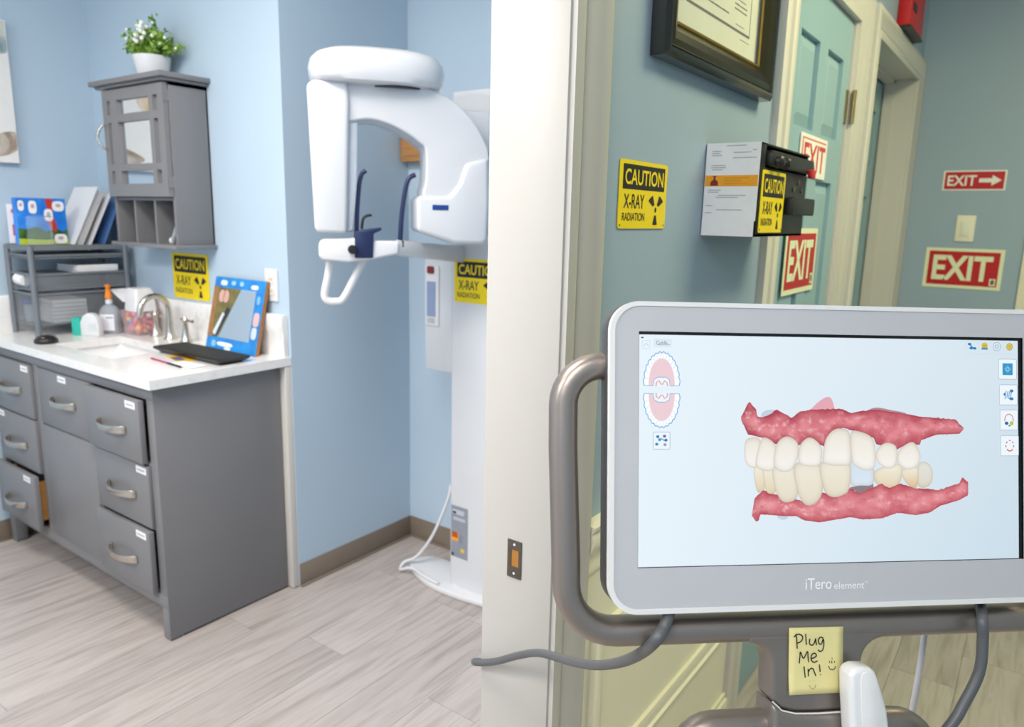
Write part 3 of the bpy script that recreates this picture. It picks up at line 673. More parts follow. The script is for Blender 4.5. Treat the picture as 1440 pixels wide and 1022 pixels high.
# potted plant
pz = cz1 + .028; px, py = -2.795, 1.545
pp = thing('potted_plant', 'small leafy green plant with white flowers in a white pot on the wall cabinet', 'plant', (px, py, pz))
MB().lathe((px, py, pz), [(.05, 0), (.052, .002), (.066, .078), (.066, .082), (.061, .082), (.058, .07), (.0, .07)], 28, caps=False).build('pot', white_plastic, pp, smooth=True)
leafm = mat_ramp('leaf_green', [(.25, '557f24'), (.5, '82aa3c'), (.75, 'b4d06a')], 25, .5)
m = MB(); fl_ = MB(); st_ = MB()
for k in range(46):
    an = random.uniform(0, 2 * math.pi); el = random.uniform(.1, 1.35); R_ = random.uniform(.09, .135)
    d = Vector((math.cos(an) * math.cos(el) * 1.15, math.sin(an) * math.cos(el) * .6, math.sin(el) * .95 + .12))
    b = Vector((px, py, pz + .075)); tip = b + d * R_
    if tip.y > YB - .012: tip.y = YB - .012
    st_.tube([b, (b + tip) / 2 + Vector((0, 0, .01)), tip], .0014, 5)
    for q in range(16):
        t = .25 + .78 * q / 15; c0 = b.lerp(tip, t) + Vector([random.uniform(-.012, .012) for _ in range(3)])
        if c0.y > YB - .014: c0.y = YB - .014
        u = Vector([random.uniform(-1, 1) for _ in range(3)]).normalized(); v = u.cross(Vector([random.uniform(-1, 1) for _ in range(3)])).normalized(); nn = u.cross(v)
        l = random.uniform(.009, .0155)
        m.add([c0 - u * l, c0 - v * l * .6 + nn * .002, c0 + u * l, c0 + v * l * .6 + nn * .002, c0 - nn * .002], [(0, 1, 4), (1, 2, 4), (2, 3, 4), (3, 0, 4)])
    if k < 26:
        c0 = b.lerp(tip, random.uniform(.85, 1.05)); r = random.uniform(.005, .008)
        if c0.y < py + .03: fl_.lathe((c0.x, c0.y - .006, c0.z - r), [(.2 * r, 0), (.8 * r, .4 * r), (r, r), (.8 * r, 1.6 * r), (.2 * r, 2 * r)], 7)
for k in range(12):
    c0 = (px + .02 + random.uniform(-.03, .035), py - .055 + random.uniform(-.01, .01), pz + .155 + random.uniform(-.03, .03)); r = .008
    fl_.lathe((c0[0], c0[1], c0[2] - r), [(.2 * r, 0), (.8 * r, .4 * r), (r, r), (.8 * r, 1.6 * r), (.2 * r, 2 * r)], 7)
o = m.build('foliage', leafm, pp, fix=False); o['kind'] = 'stuff'
o = fl_.build('flowers', mat('petal_white', 'f3f6ea', .6), pp, smooth=True); o['kind'] = 'stuff'
o = st_.build('stems', mat('stem_green', '5d7f2e', .6), pp, smooth=True); o['kind'] = 'stuff'

# canvas on the left wall
F = Frame((XL + .001, .62, 1.575), (0, 1, 0), (0, 0, 1))
cv = thing('canvas_print', 'abstract white, gold and teal canvas on the left wall', 'picture', F(.33, .27, 0))
MB().box(0, .69, 0, .54, 0, .03, F).build('canvas', mat('canvas_white', 'ecebe8', .6, vary=.03, scale=12), cv)
def paint(pts, c_, k): MB().flat([(min(.688, max(.002, p_.x)), min(.538, max(.002, p_.y))) for p_ in spline(pts, 4, True)], k, F).build('painted_shape', mat_ramp('paint_' + c_, [(.3, c_), (.75, 'e8e2d8')], 9, .5, distort=1.5, detail=5), cv)
paint([(.0, .50), (.25, .47), (.45, .50), (.685, .44), (.685, .535), (.3, .535), (.0, .535)], '7fae9f', .0303)
paint([(.3, .36), (.42, .44), (.55, .40), (.685, .42), (.685, .48), (.5, .46), (.36, .43)], '1f6f86', .0306)
paint([(.26, .22), (.34, .36), (.46, .40), (.52, .30), (.42, .2), (.33, .1)], 'd3ad6c', .0309)
paint([(.50, .05), (.60, .10), (.685, .12), (.685, .05), (.6, .02)], '7a5a35', .0312)
paint([(.30, .02), (.38, .09), (.46, .05), (.42, .01)], 'c79a4b', .0315)

# ================================================================== PANORAMIC X-RAY MACHINE
xr = thing('xray_machine', 'tall white panoramic dental X-ray machine in the alcove', 'x-ray machine', (-1.58, 2.08, 0))
KX0, KX1, KY0, KY1 = -1.702, -1.44, 1.978, 2.205
MB().prism(rrect(KX0, KX1, KY0, KY1, .012), .012, 1.812).build('column', white_gloss, xr, smooth=True)
rr = [(-1.95, 2.04), (-1.93, 2.0), (-1.87, 1.965), (-1.79, 1.935), (-1.70, 1.925), (-1.60, 1.93), (-1.45, 1.955), (-1.34, 2.0), (-1.31, 2.08), (-1.36, 2.15), (-1.5, 2.19), (-1.7, 2.18), (-1.80, 2.12), (-1.85, 2.12), (-1.92, 2.10)]
MB().prism([tuple(p_) for p_ in spline(rr, 4, True)], 0, .022).build('foot_plate', white_plastic, xr, bevel=.006, seg=3)
# rating plate and caution plate on the column front
F = FY(KY0)
rp_ = MB().box(-1.692, -1.612, .14, .345, 0, .001, F).build('rating_plate', mat('plate_grey', '8d939e', .45), xr)
lab(rp_, 'grey rating plate with coloured stickers')
for a0, a1, b0, b1, c_ in ((-1.687, -1.63, .312, .33, 'b9bfc8'), (-1.682, -1.625, .288, .3, 'b4bac4'), (-1.69, -1.657, .205, .24, 'f0a01c'), (-1.688, -1.66, .218, .24, 'b5521f'), (-1.645, -1.628, .165, .18, 'e2c22a'), (-1.655, -1.635, .2, .235, '7f8799'), (-1.69, -1.678, .143, .155, '3b4038'), (-1.684, -1.668, .314, .322, '4b4f58')):
    MB().box(a0, a1, b0, b1, .001, .0013 if c_ != 'b5521f' else .0016, F).build('sticker', mat('sticker_' + c_, c_, .5), rp_)
# control panel on the left flank
F = FY(2.03)
cp = MB().prism(rrect(-1.875, -1.704, .83, 1.30, .012), -.04, 0, F).build('control_panel', white_gloss, xr, bevel=.006)
MB().prism(rrect(-1.868, -1.80, 1.0, 1.225, .006), 0, .006, F).build('display_surround', white_plastic, cp, bevel=.002)
lab(MB().box(-1.858, -1.815, 1.035, 1.165, .006, .0072, F).build('display', mat('display_slate', '8f9fc2', .25), cp), 'grey-blue display')
MB().box(-1.855, -1.82, 1.01, 1.03, .006, .0072, F).build('button_bar', mat('panel_grey', 'b7b9bf', .4), cp)
MB().prism(rrect(-1.852, -1.822, 1.195, 1.222, .006), .006, .014, F).build('emergency_button', mat('button_red', '7d1f22', .4), cp, bevel=.002)
# rotating gantry
_d = Vector((.63, .777, 0)).normalized()
FG = Frame((-1.78, 1.44, 0), _d, (0, 0, 1))
outer = [(.1, 1.772), (.186, 1.781), (.271, 1.781), (.348, 1.767), (.41, 1.74), (.455, 1.706), (.492, 1.661), (.515, 1.619), (.525, 1.585), (.53, 1.48), (.524, 1.34)]
inner = [(.322, 1.36), (.322, 1.465), (.331, 1.508), (.331, 1.594), (.313, 1.615), (.278, 1.638), (.227, 1.661), (.176, 1.672), (.135, 1.668), (.10, 1.66)]
so = [(p_.x, p_.y) for p_ in spline(outer, 3)]; si = [(p_.x, p_.y) for p_ in spline(inner, 3)]
MB().prism(so[::-1] + si[::-1], -.10, .045, FG).build('gantry_arm', white_gloss, xr, bevel=.032, seg=5, ang=55)
arm = MB().prism([(-.004, 1.755), (.012, 1.77), (.108, 1.773), (.112, 1.72), (.098, 1.347), (.017, 1.349), (.007, 1.356)], -.08, .06, FG).build('sensor_arm', white_gloss, xr, bevel=.012, seg=4)
MB().prism([(.10, 1.76), (.138, 1.70), (.132, 1.5), (.118, 1.352), (.095, 1.35)], -.075, .035, FG).build('sensor_arm_inner_side', mat('machine_shade', 'd3dae2', .25), xr, bevel=.008, seg=3)  # inner side of the arm, its bluish shade put into the white
MB().prism([(.303, 1.357), (.303, 1.455), (.315, 1.462), (.40, 1.462), (.43, 1.50), (.45, 1.56), (.52, 1.58), (.524, 1.45), (.52, 1.332), (.505, 1.32), (.415, 1.322)], -.11, .06, FG).build('tube_head', white_gloss, xr, bevel=.016, seg=4)
lab(MB().box(.349, .397, 1.421, 1.436, .0595, .0612, FG).build('badge', mat('badge_blue', '1f3f8a', .35), xr), 'small blue badge')
# head cap
rr = []
for z, e in ((1.770, .06), (1.772, .03), (1.776, .012), (1.79, .004), (1.815, 0), (1.838, .006), (1.855, .022), (1.868, .055), (1.876, .10), (1.879, .14)):
    hx = .197 - e; hy = .135 - e * .7
    rr.append([FG(.197 + a, z - .004, b - .03) for a, b in blob(0, 0, hx, hy, 44, 3.2)])
MB().rings(rr).build('head_cap', white_gloss, xr, smooth=True)
MB().lathe(FG(.25, 1.762, -.03), [(.10, 0), (.10, .018)], 28).build('gap_shade_disc', mat('gap_dark', '2c2f33', .5), xr, smooth=True)  # dark disc painted in as the shade of the gap under the cap
MB().prism([(-1.60, 1.86), (-1.50, 1.78), (-1.44, 1.86), (-1.47, 1.99), (-1.62, 1.99)], 1.60, 1.72).build('support_arm', white_gloss, xr, bevel=.01)
# chin rest, bite bracket, temple rods, handle
MB().prism([(.03, 1.331), (.017, 1.318), (.016, 1.28), (.026, 1.268), (.10, 1.262), (.174, 1.272), (.25, 1.288), (.252, 1.326), (.18, 1.328), (.11, 1.335)], -.035, .045, FG).build('chin_rest', white_plastic, xr, bevel=.012, seg=4)
MB().add([FG(.245, 1.33, .03), FG(.245, 1.33, -.03), FG(.245, 1.282, -.03), FG(.245, 1.282, .03), (-1.64, 1.985, 1.30), (-1.69, 1.985, 1.30), (-1.69, 1.985, 1.245), (-1.64, 1.985, 1.245)], [(0, 1, 2, 3), (7, 6, 5, 4), (0, 4, 5, 1), (1, 5, 6, 2), (2, 6, 7, 3), (3, 7, 4, 0)]).build('chin_rest_beam', white_plastic, xr, bevel=.006)
MB().prism([(.119, 1.276), (.121, 1.354), (.16, 1.36), (.2, 1.366), (.198, 1.358), (.176, 1.348), (.172, 1.276)], -.02, .052, FG).build('bite_bracket', navy, xr, bevel=.003)
MB().lathe(FG(.112, 1.301, .045), [(.013, 0), (.013, .022), (.010, .026)], 16, F=Frame((0, 0, 0), _d, (0, 0, 1))).build('bracket_knob', black_plastic, xr, smooth=True)
MB().tube(spline([FG(.127, 1.345, .02), FG(.131, 1.42, .02), FG(.138, 1.49, .02), FG(.146, 1.52, .02), FG(.158, 1.53, .02)], 5), .0065, 10).build('temple_rod', navy, xr, smooth=True)
MB().tube(spline([FG(.258, 1.315, 0), FG(.264, 1.4, 0), FG(.274, 1.47, 0), FG(.286, 1.511, 0), FG(.306, 1.524, 0)], 5), .0075, 10).build('temple_rod', navy, xr, smooth=True)
MB().tube(spline([FG(.142, 1.36, .03), FG(.146, 1.388, .03), FG(.156, 1.399, .03), FG(.172, 1.402, .03)], 4), .0042, 8).build('chin_hook', black_plastic, xr, smooth=True)
MB().lathe(FG(.258, 1.308, 0), [(.013, 0), (.013, .016), (.009, .02)], 12).build('rod_collar', black_plastic, xr, smooth=True)
MB().tube(spline([FG(.05, 1.275, .0), FG(.042, 1.22, .0), FG(.030, 1.165, .0), FG(.038, 1.145, .0), (FG(.062, 1.141, .0)), FG(.085, 1.15, .0), FG(.118, 1.21, .0), FG(.150, 1.275, .0)], 6), .012, 14).build('hand_grip', white_plastic, xr, smooth=True)
caution(Frame((-1.684, KY0, 1.108), (1, 0, 0), (0, 0, 1)), .215, .152, 'warning_sign', 'yellow X-ray caution sign on the white machine column, cut by the door jamb')
MB().tube(spline([(-1.80, 2.10, .36), (-1.80, 2.08, .30), (-1.84, 2.04, .16), (-1.90, 2.01, .06), (-1.945, 1.985, .03), (-1.94, 1.955, .012), (-1.90, 1.955, .03), (-1.87, 1.962, .032), (-1.80, 1.945, .03), (-1.72, 1.935, .03)], 6), .0065, 10).build('power_cable', white_plastic, xr, smooth=True)
# wooden box on the alcove wall
F = Frame((-2.15, YA - .001, 1.612), (1, 0, 0), (0, 0, 1))
wb = thing('wooden_wall_box', 'tan wooden box on the alcove wall seen through the X-ray machine arm', 'box', F(.1, 0, 0))
tan = mat('tan_wood', 'b5834f', .5, vary=.15, scale=25, stretch=(.3, 1, 4))
MB().box(0, .22, 0, .115, 0, .05, F).build('case', tan, wb, bevel=.003)
MB().box(.02, .2, .02, .095, .05, .054, F).build('front_panel', tan, wb, bevel=.002)

# ================================================================== HALLWAY THINGS
# certificate
fr0, fr1, fz0, fz1 = 1.172, 1.735, 1.672, 2.10
ce = thing('framed_certificate', 'black and gold framed certificate on the blue hallway wall', 'picture frame', (HX, 1.45, fz0))
fb = mat('frame_black', '17140f', .22, 0, .6, .1, 20, coat=.5); gold = mat('frame_gold', 'b8923f', .3, .9, .5, .08); brz = mat('frame_dark_bronze', '35311f', .24, .6, .5, .1, 10)
def frame_ring(prof, name, m_):
    """mitred profile (inset, depth) run round the rectangle"""
    mb = MB(); rr = []
    for (sa, sb) in ((0, 0), (1, 0), (1, 1), (0, 1)):
        rr.append([Vector((HX + d, (fr0 + i) if sa == 0 else (fr1 - i), (fz0 + i) if sb == 0 else (fz1 - i))) for i, d in prof])
    n = len(prof); vs = [p_ for r_ in rr for p_ in r_]
    fs = [(s_ * n + j_, s_ * n + j_ + 1, ((s_ + 1) % 4) * n + j_ + 1, ((s_ + 1) % 4) * n + j_) for s_ in range(4) for j_ in range(n - 1)]
    mb.add(vs, fs); return mb.build(name, m_, ce)
frame_ring([(0, .001), (0, .026), (.008, .033), (.014, .033), (.016, .029)], 'outer_moulding', fb)
frame_ring([(.016, .029), (.018, .031), (.02, .030)], 'outer_bead', brz)
frame_ring([(.02, .030), (.03, .031), (.045, .026), (.058, .016), (.06, .014)], 'cove', brz)
frame_ring([(.06, .014), (.062, .0165), (.066, .0165), (.068, .013)], 'gold_lip', gold)
F = Frame((HX, fr0 + .066, fz0 + .066), (0, 1, 0), (0, 0, 1)); cw, ch = fr1 - fr0 - .132, fz1 - fz0 - .132
sh = MB().box(-.004, cw + .004, -.004, ch + .004, .004, .006, F).build('certificate_sheet', mat('certificate_paper', 'd6d8c6', .6, vary=.02), ce)
ink = mat('certificate_ink', '4a4f4a', .6)
m = MB()
for a0, a1, b0, b1 in ((.055, .385, .045, .05), (.055, .385, ch - .05, ch - .045), (.055, .0575, .045, ch - .045), (.3825, .385, .045, ch - .045)): m.box(a0, a1, b0, b1, .006, .0063, F)
m.build('border_line', ink, sh)
for a0, a1, b0, hh in ((.15, .26, .068, .0035), (.15, .23, .092, .002), (.29, .36, .085, .003), (.29, .36, .094, .003), (.29, .35, .104, .002), (.13, .26, .135, .014), (.13, .19, .118, .007), (.28, .37, .122, .006), (.10, .34, .165, .004), (.14, .30, .185, .012), (.12, .32, .215, .004), (.30, .35, .058, .0015), (.33, .385, .034, .0015)):
    # rows of small letter-like ticks
    q = MB(); a = a0
    while a < a1:
        wd = random.uniform(.4, .9) * max(hh, .004); q.box(a, min(a + wd, a1), b0, b0 + hh * random.uniform(.7, 1), .006, .0063, F); a += wd + max(.0012, hh * .2)
    q.build('text_line', ink, sh)
MB().box(-.004, cw + .004, -.004, ch + .004, .010, .012, F).build('glazing', mat_clear('glazing', 'ffffff', .05, .03), ce)
caution(Frame((HX + .001, 1.086, 1.391), (0, 1, 0), (0, 0, 1)), .18, .111, 'warning_sign', 'yellow X-ray caution sign flat on the hallway wall beside the white casing')
# black file box with a paper on its end
by0, by1, bz0, bz1, bx1 = 1.446, 1.785, 1.378, 1.556, -.470
bb = thing('file_box', 'black plastic wall file box on the hallway wall below the certificate', 'box', (HX, 1.6, bz0))
m = MB().box(HX + .001, bx1, by0, by1 - .01, bz0, bz0 + .006).box(bx1 - .004, bx1, by0, by1 - .01, bz0, bz1 - .045).box(HX + .001, bx1, by0, by0 + .004, bz0, bz1).box(HX + .001, bx1, by1 - .014, by1 - .01, bz0, bz1).box(HX + .001, HX + .005, by0, by1 - .01, bz0, bz1).box(HX + .001, bx1, by0, by1, bz1 - .004, bz1).box(bx1 - .004, bx1, by0, by0 + .03, bz1 - .045, bz1)
m.build('shell', black_plastic, bb, bevel=.001)
F = FX(bx1)
MB().prism(rrect(by1 - .16, by1 + .012, bz0 + .045, bz0 + .082, .006), 0, .018, F).build('latch_bar', black_plastic, bb, bevel=.002)
MB().prism(rrect(by0 + .04, by1 + .006, bz1 - .042, bz1 - .012, .008), -.012, .010, F).build('lid_rail', black_plastic, bb, bevel=.003)
for y, s_ in ((by0 + .07, .013), (by0 + .115, .012)): MB().lathe(F(y, bz1 - .032, .008), [(s_, 0), (s_, .01), (s_ * .6, .016)], 14, F=Frame((0, 0, 0), (0, 1, 0), (0, 0, 1))).build('knob', black_plastic, bb, smooth=True)
MB().prism(rrect(by1 - .045, by1 - .012, bz1 - .052, bz1 - .034, .005), .010, .02, F).build('red_tab', sign_red, bb, bevel=.002)
for y, z in ((by1 - .07, bz0 + .115), (by1 - .045, bz0 + .10), (by1 - .105, bz0 + .10)): MB().lathe(F(y, z, 0), [(.006, 0), (.006, .002)], 10, F=Frame((0, 0, 0), (0, 1, 0), (0, 0, 1))).build('rivet', mat('rivet_grey', '6d675c', .4, .6), bb, smooth=True)
caution(Frame((bx1 + .001, by0 + .012, bz0 + .008), (0, 1, 0), (0, 0, 1)), .15, .120, 'warning_sign', 'yellow X-ray caution sign on the black file box')
F = Frame((HX + .002, by0, bz0), (1, 0, 0), (0, 0, 1))
pw, ph = .107, .178
ps = thing('paper_notice', 'white printed notice with an orange band on the end of the black file box', 'notice', F(pw / 2, 0, 0))
MB().box(0, pw, .03, ph, 0, .0012, F).build('sheet', paper, ps)
MB().box(.0, pw - .002, 0, .036, 0.0012, .002, F).build('lower_sheet', paper, ps)
MB().box(.001, pw - .001, .096, .117, .0012, .0016, F).build('orange_band', mat('band_orange', 'f2a31a', .5, vary=.05), ps)
MB().flat([(.012, .097), (.028, .097), (.0275, .105), (.022, .109), (.022, .1135), (.025, .116), (.015, .116), (.018, .1135), (.018, .109), (.0125, .105)], .0018, F).build('flask_figure', mat('flask_maroon', '7d1f1c', .5), ps, fix=False)
gi = mat('grey_ink', '8f9094', .6); oi_ = mat('orange_ink', 'c98812', .6)
for a0, a1, b0, m_ in ((.04, .08, .172, gi), (.012, .03, .162, gi), (.012, .028, .158, gi), (.012, .032, .154, gi), (.055, .09, .159, gi), (.055, .1, .149, gi), (.092, .1, .163, gi), (.012, .04, .135, gi), (.012, .042, .131, gi), (.014, .035, .127, gi), (.04, .09, .111, oi_), (.04, .075, .106, oi_), (.04, .085, .101, oi_), (.008, .035, .088, gi), (.008, .03, .084, gi), (.03, .085, .078, gi), (.025, .07, .074, gi), (.005, .02, .058, gi), (.028, .08, .05, gi), (.005, .018, .044, gi)):
    q = MB(); a = a0
    while a < a1:
        wd = random.uniform(.0012, .0035); q.box(a, min(a + wd, a1), b0, b0 + .0014, .0016, .0018, F); a += wd + .0008
    q.build('text_line', m_, ps)

def exit_sign(F, w_, h_, lbl, kind):
    t = thing('exit_sign', lbl, 'sign', F(w_ / 2, h_ / 2, 0))
    if kind == 'glow':
        MB().prism(rrect(0, w_, 0, h_, .004), 0, .002, F).build('plate', sign_cream, t)
        f = MB().box(w_ * .05, w_ * .95, h_ * .08, h_ * .92, .002, .0024, F).build('red_field', sign_red, t)
        text('EXIT', w_ * .11, w_ * .87, h_ * .2, h_ * .82, .0028, F, sign_cream, f, bold=.03)
        e = MB().box(w_ * .855, w_ * .93, h_ * .11, h_ * .28, .0028, .003, F).build('emblem', sign_cream, f)
        MB().flat(blob(w_ * .893, h_ * .195, w_ * .025, h_ * .06), .0034, F).flat([(w_ * .868, h_ * .2), (w_ * .918, h_ * .2), (w_ * .893, h_ * .27)], .0036, F).build('emblem_mark', mat('emblem_grey', '6d5b54', .5), e)
    elif kind == 'arrow':
        MB().prism(rrect(0, w_, 0, h_, .004), 0, .002, F).build('plate', sign_white, t)
        f = MB().box(w_ * .03, w_ * .97, h_ * .07, h_ * .93, .002, .0024, F).build('red_field', sign_red, t)
        text('EXIT', w_ * .075, w_ * .54, h_ * .24, h_ * .76, .0028, F, sign_white, f, bold=.02)
        MB().flat([(w_ * .58, h_ * .4), (w_ * .78, h_ * .4), (w_ * .78, h_ * .24), (w_ * .93, h_ * .5), (w_ * .78, h_ * .76), (w_ * .78, h_ * .6), (w_ * .58, h_ * .6)], .0028, F).build('arrow', sign_white, f, fix=False)
    else:
        MB().prism(rrect(0, w_, 0, h_, .004), 0, .002, F).build('plate', sign_white, t)
        rt = mat('sign_red_ink', 'd8423a', .5)
        MB().box(w_ * .06, w_ * .94, h_ * .88, h_ * .91, .002, .0024, F).box(w_ * .06, w_ * .09, h_ * .1, h_ * .88, .002, .0024, F).build('border_line', rt, t)
        text('EXIT', w_ * .14, w_ * .93, h_ * .14, h_ * .80, .0026, F, rt, t, bold=.015)
    return t
exit_sign(Frame((HX - .006, 2.115, 1.535), (0, 1, 0), (0, 0, 1)), .285, .113, 'white exit sign with red letters, higher of two on the blue door', 'white')
exit_sign(Frame((HX - .006, 2.065, 1.207), (0, 1, 0), (0, 0, 1)), .325, .185, 'red exit sign with cream letters on the blue door, below the black box', 'glow')
exit_sign(Frame((-.468, HE - .001, 1.131), (1, 0, 0), (0, 0, 1)), .306, .180, 'large red and cream exit sign below the light switch on the end wall', 'glow')
exit_sign(Frame((-.438, HE - .001, 1.565), (1, 0, 0), (0, 0, 1)), .24, .087, 'small red exit sign with a white arrow above the light switch', 'arrow')
sw = thing('light_switch', 'white wall switch plate between the two exit signs on the end wall', 'switch', (-.326, HE, 1.399))
F = Frame((-.326, HE - .0005, 1.399), (1, 0, 0), (0, 0, 1))
MB().prism(rrect(-.037, .037, -.058, .058, .004), 0, .006, F).build('plate', cream, sw, bevel=.0015)
MB().prism(rrect(-.017, .017, -.034, .034, .002), .006, .009, F).build('rocker', mat('rocker_white', 'e4e3d3', .35), sw, bevel=.001)
# red alarm box above the second door frame
F = Frame((HX, 3.2, 2.135), (0, 1, 0), (0, 0, 1))
al = thing('fire_alarm_box', 'red wall alarm box with black marks above the far door frame', 'alarm', F(.15, 0, .03))
MB().box(0, .30, 0, .26, .001, .045, F).build('housing', sign_red, al, bevel=.004)
MB().box(0, .30, -.008, 0, .001, .05, F).build('bottom_lip', black_plastic, al)
for z in (.06, .15, .22): MB().box(.04, .12, z, z + .028, .045, .047, F).build('mark', black_plastic, al)

# ================================================================== SCANNER CART
MF = Frame((-.15212, .78828, 1.17855), (.73113, .68209, -.01417), (-.13733, .16748, .97626), (.66827, -.71183, .21612))
sn = thing('dental_scanner', 'dental scanner cart with a grey touchscreen showing a jaw scan', 'scanner', (-.13, .76, 0))
bez = mat('bezel_grey', 'c1c1c6', .38, .0, .5, .015, 8); silver = mat('bezel_silver_rim', 'e6e4e4', .25, .0, .5, .01)
satin = mat('satin_bronze_metal', '958b85', .36, .7, .5, .03, 8); dark_back = mat('monitor_back_dark', '4a4b4d', .45, .2)
def rim(o, i, k0, k1, name, m_, parent=sn):
    mb = MB(); n = len(o)
    vs = [MF(a, b, k0) for a, b in o] + [MF(a, b, k1) for a, b in o] + [MF(a, b, k1) for a, b in i] + [MF(a, b, k0) for a, b in i]
    fs = []
    for q in range(n):
        r_ = (q + 1) % n
        fs += [(q, r_, n + r_, n + q), (n + q, n + r_, 2 * n + r_, 2 * n + q), (2 * n + q, 2 * n + r_, 3 * n + r_, 3 * n + q)]
    mb.add(vs, fs); return mb.build(name, m_, parent, smooth=True)
OUT = rrect(-.2418, .2418, -.1635, .1478, .030, 10); INN = rrect(-.2365, .2365, -.1586, .1432, .026, 10)
MB().prism(OUT, -.036, -.006, MF).build('monitor_back', dark_back, sn, bevel=.004)
rim(OUT, INN, -.006, .002, 'monitor_rim', silver)
SW, SH = .212, .1178
m = MB(); n = len(INN)
scr = [(SW, SH)] * 11 + [(-SW, SH)] * 11 + [(-SW, -SH)] * 11 + [(SW, -SH)] * 11
vs = [MF(a, b, .001) for a, b in INN] + [MF(a, b, .001) for a, b in scr]
m.add(vs, [(q, (q + 1) % n, n + (q + 1) % n, n + q) for q in range(n)])
m.build('bezel', bez, sn, fix=False)
MB().box(-SW, SW, -SH, SH, -.004, -.0002, MF).build('screen_border', mat('screen_black', '07080a', .2), sn)
img = mat_vcol('screen_picture')
def V(c_): return lin(c_)
def mix(a, b, t): return tuple(x * (1 - t) + y * t for x, y in zip(a, b))
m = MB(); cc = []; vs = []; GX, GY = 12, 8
ctl, ctr, cbl, cbr = V('e9f4fc'), V('d6e4ed'), V('e7f3fb'), V('c9dce8')  # corner tones paint in the screen's viewing-angle falloff
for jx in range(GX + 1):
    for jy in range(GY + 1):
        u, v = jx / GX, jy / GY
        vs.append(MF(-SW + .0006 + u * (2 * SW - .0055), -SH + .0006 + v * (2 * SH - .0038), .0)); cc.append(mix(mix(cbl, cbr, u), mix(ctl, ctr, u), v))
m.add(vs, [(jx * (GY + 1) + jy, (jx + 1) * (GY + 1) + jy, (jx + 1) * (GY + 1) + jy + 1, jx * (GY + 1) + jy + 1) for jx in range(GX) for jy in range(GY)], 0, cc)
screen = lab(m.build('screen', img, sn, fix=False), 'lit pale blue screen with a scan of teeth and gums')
_k = [.0003]
def nk(): _k[0] += .00001; return _k[0]
def screen_poly(name, pts, c_, k=None, fix=False):
    return MB().flat(pts, k or nk(), MF, 0, V(c_)).build(name, img, screen, fix=False)
def screen_line(name, pts, wd, c_, closed=False):
    mb = MB(); P = [Vector(p_) for p_ in pts]
    if closed: P = P + [P[0]]
    k = nk(); vs = []
    for i, p_ in enumerate(P):
        a, b = (P[i - 1] if i else (P[-2] if closed else P[0])), (P[i + 1] if i < len(P) - 1 else (P[1] if closed else P[-1]))
        t = (b - a).normalized(); nn = Vector((-t.y, t.x)); vs += [MF(*(p_ + nn * wd / 2), k), MF(*(p_ - nn * wd / 2), k)]
    mb.add(vs, [(2 * i, 2 * i + 1, 2 * i + 3, 2 * i + 2) for i in range(len(P) - 1)], 0, [V(c_)] * len(vs))
    return mb.build(name, img, screen, fix=False)
from mathutils import noise as mn
def gum(top, bot, name, cols, seed):
    """strip between an upper and a lower outline, shaded like the scan picture"""
    def ev(L_, x):
        for i in range(len(L_) - 1):
            if L_[i][0] <= x <= L_[i + 1][0]:
                t = (x - L_[i][0]) / max(1e-9, L_[i + 1][0] - L_[i][0]); t = t * t * (3 - 2 * t) * .4 + t * .6
                return L_[i][1] * (1 - t) + L_[i + 1][1] * t
        return L_[0][1] if x < L_[0][0] else L_[-1][1]
    x0 = min(top[0][0], bot[0][0]); x1 = max(top[-1][0], bot[-1][0]); NX, NY = 260, 26; vs = []; cs = []; k = nk()
    for i in range(NX + 1):
        x = x0 + (x1 - x0) * i / NX; a, b = ev(top, x), ev(bot, x)
        w1 = .0009 * mn.noise(Vector((x * 330, seed, 0))); a += w1; b += .0005 * mn.noise(Vector((x * 400, seed + 5, 0)))
        if b > a: b = a
        for j_ in range(NY + 1):
            t = j_ / NY; y = a * (1 - t) + b * t
            e = min(t, 1 - t) * 2; ex = min(1, min(x - x0, x1 - x) / .012)
            f1 = mn.noise(Vector((x * 75, y * 95, seed))) * .5 + .5
            f2 = mn.noise(Vector((x * 150, y * 230, seed + 9))) * .7 + mn.noise(Vector((x * 420, y * 520, seed + 4))) * .4
            c_ = mix(cols[0], cols[1], min(1, max(0, (e ** .7) * (.5 + .5 * ex) + (f1 - .5) * .55)))
            c_ = mix(c_, cols[2], max(0, f1 - .42) * 1.3 * e)
            if f2 > .12: c_ = mix(c_, V('f4d3d5'), min(.7, (f2 - .12) * (2.2 if x < 0 else 1.2)) * e)
            elif f2 < -.3: c_ = mix(c_, cols[0], min(.45, (-.3 - f2) * 1.5))
            vs.append(MF(x, y, k)); cs.append(c_)
    fs = [(i * (NY + 1) + j_, i * (NY + 1) + j_ + 1, (i + 1) * (NY + 1) + j_ + 1, (i + 1) * (NY + 1) + j_) for i in range(NX) for j_ in range(NY)]
    MB().add(vs, fs, 0, cs).build(name, img, screen, fix=False)
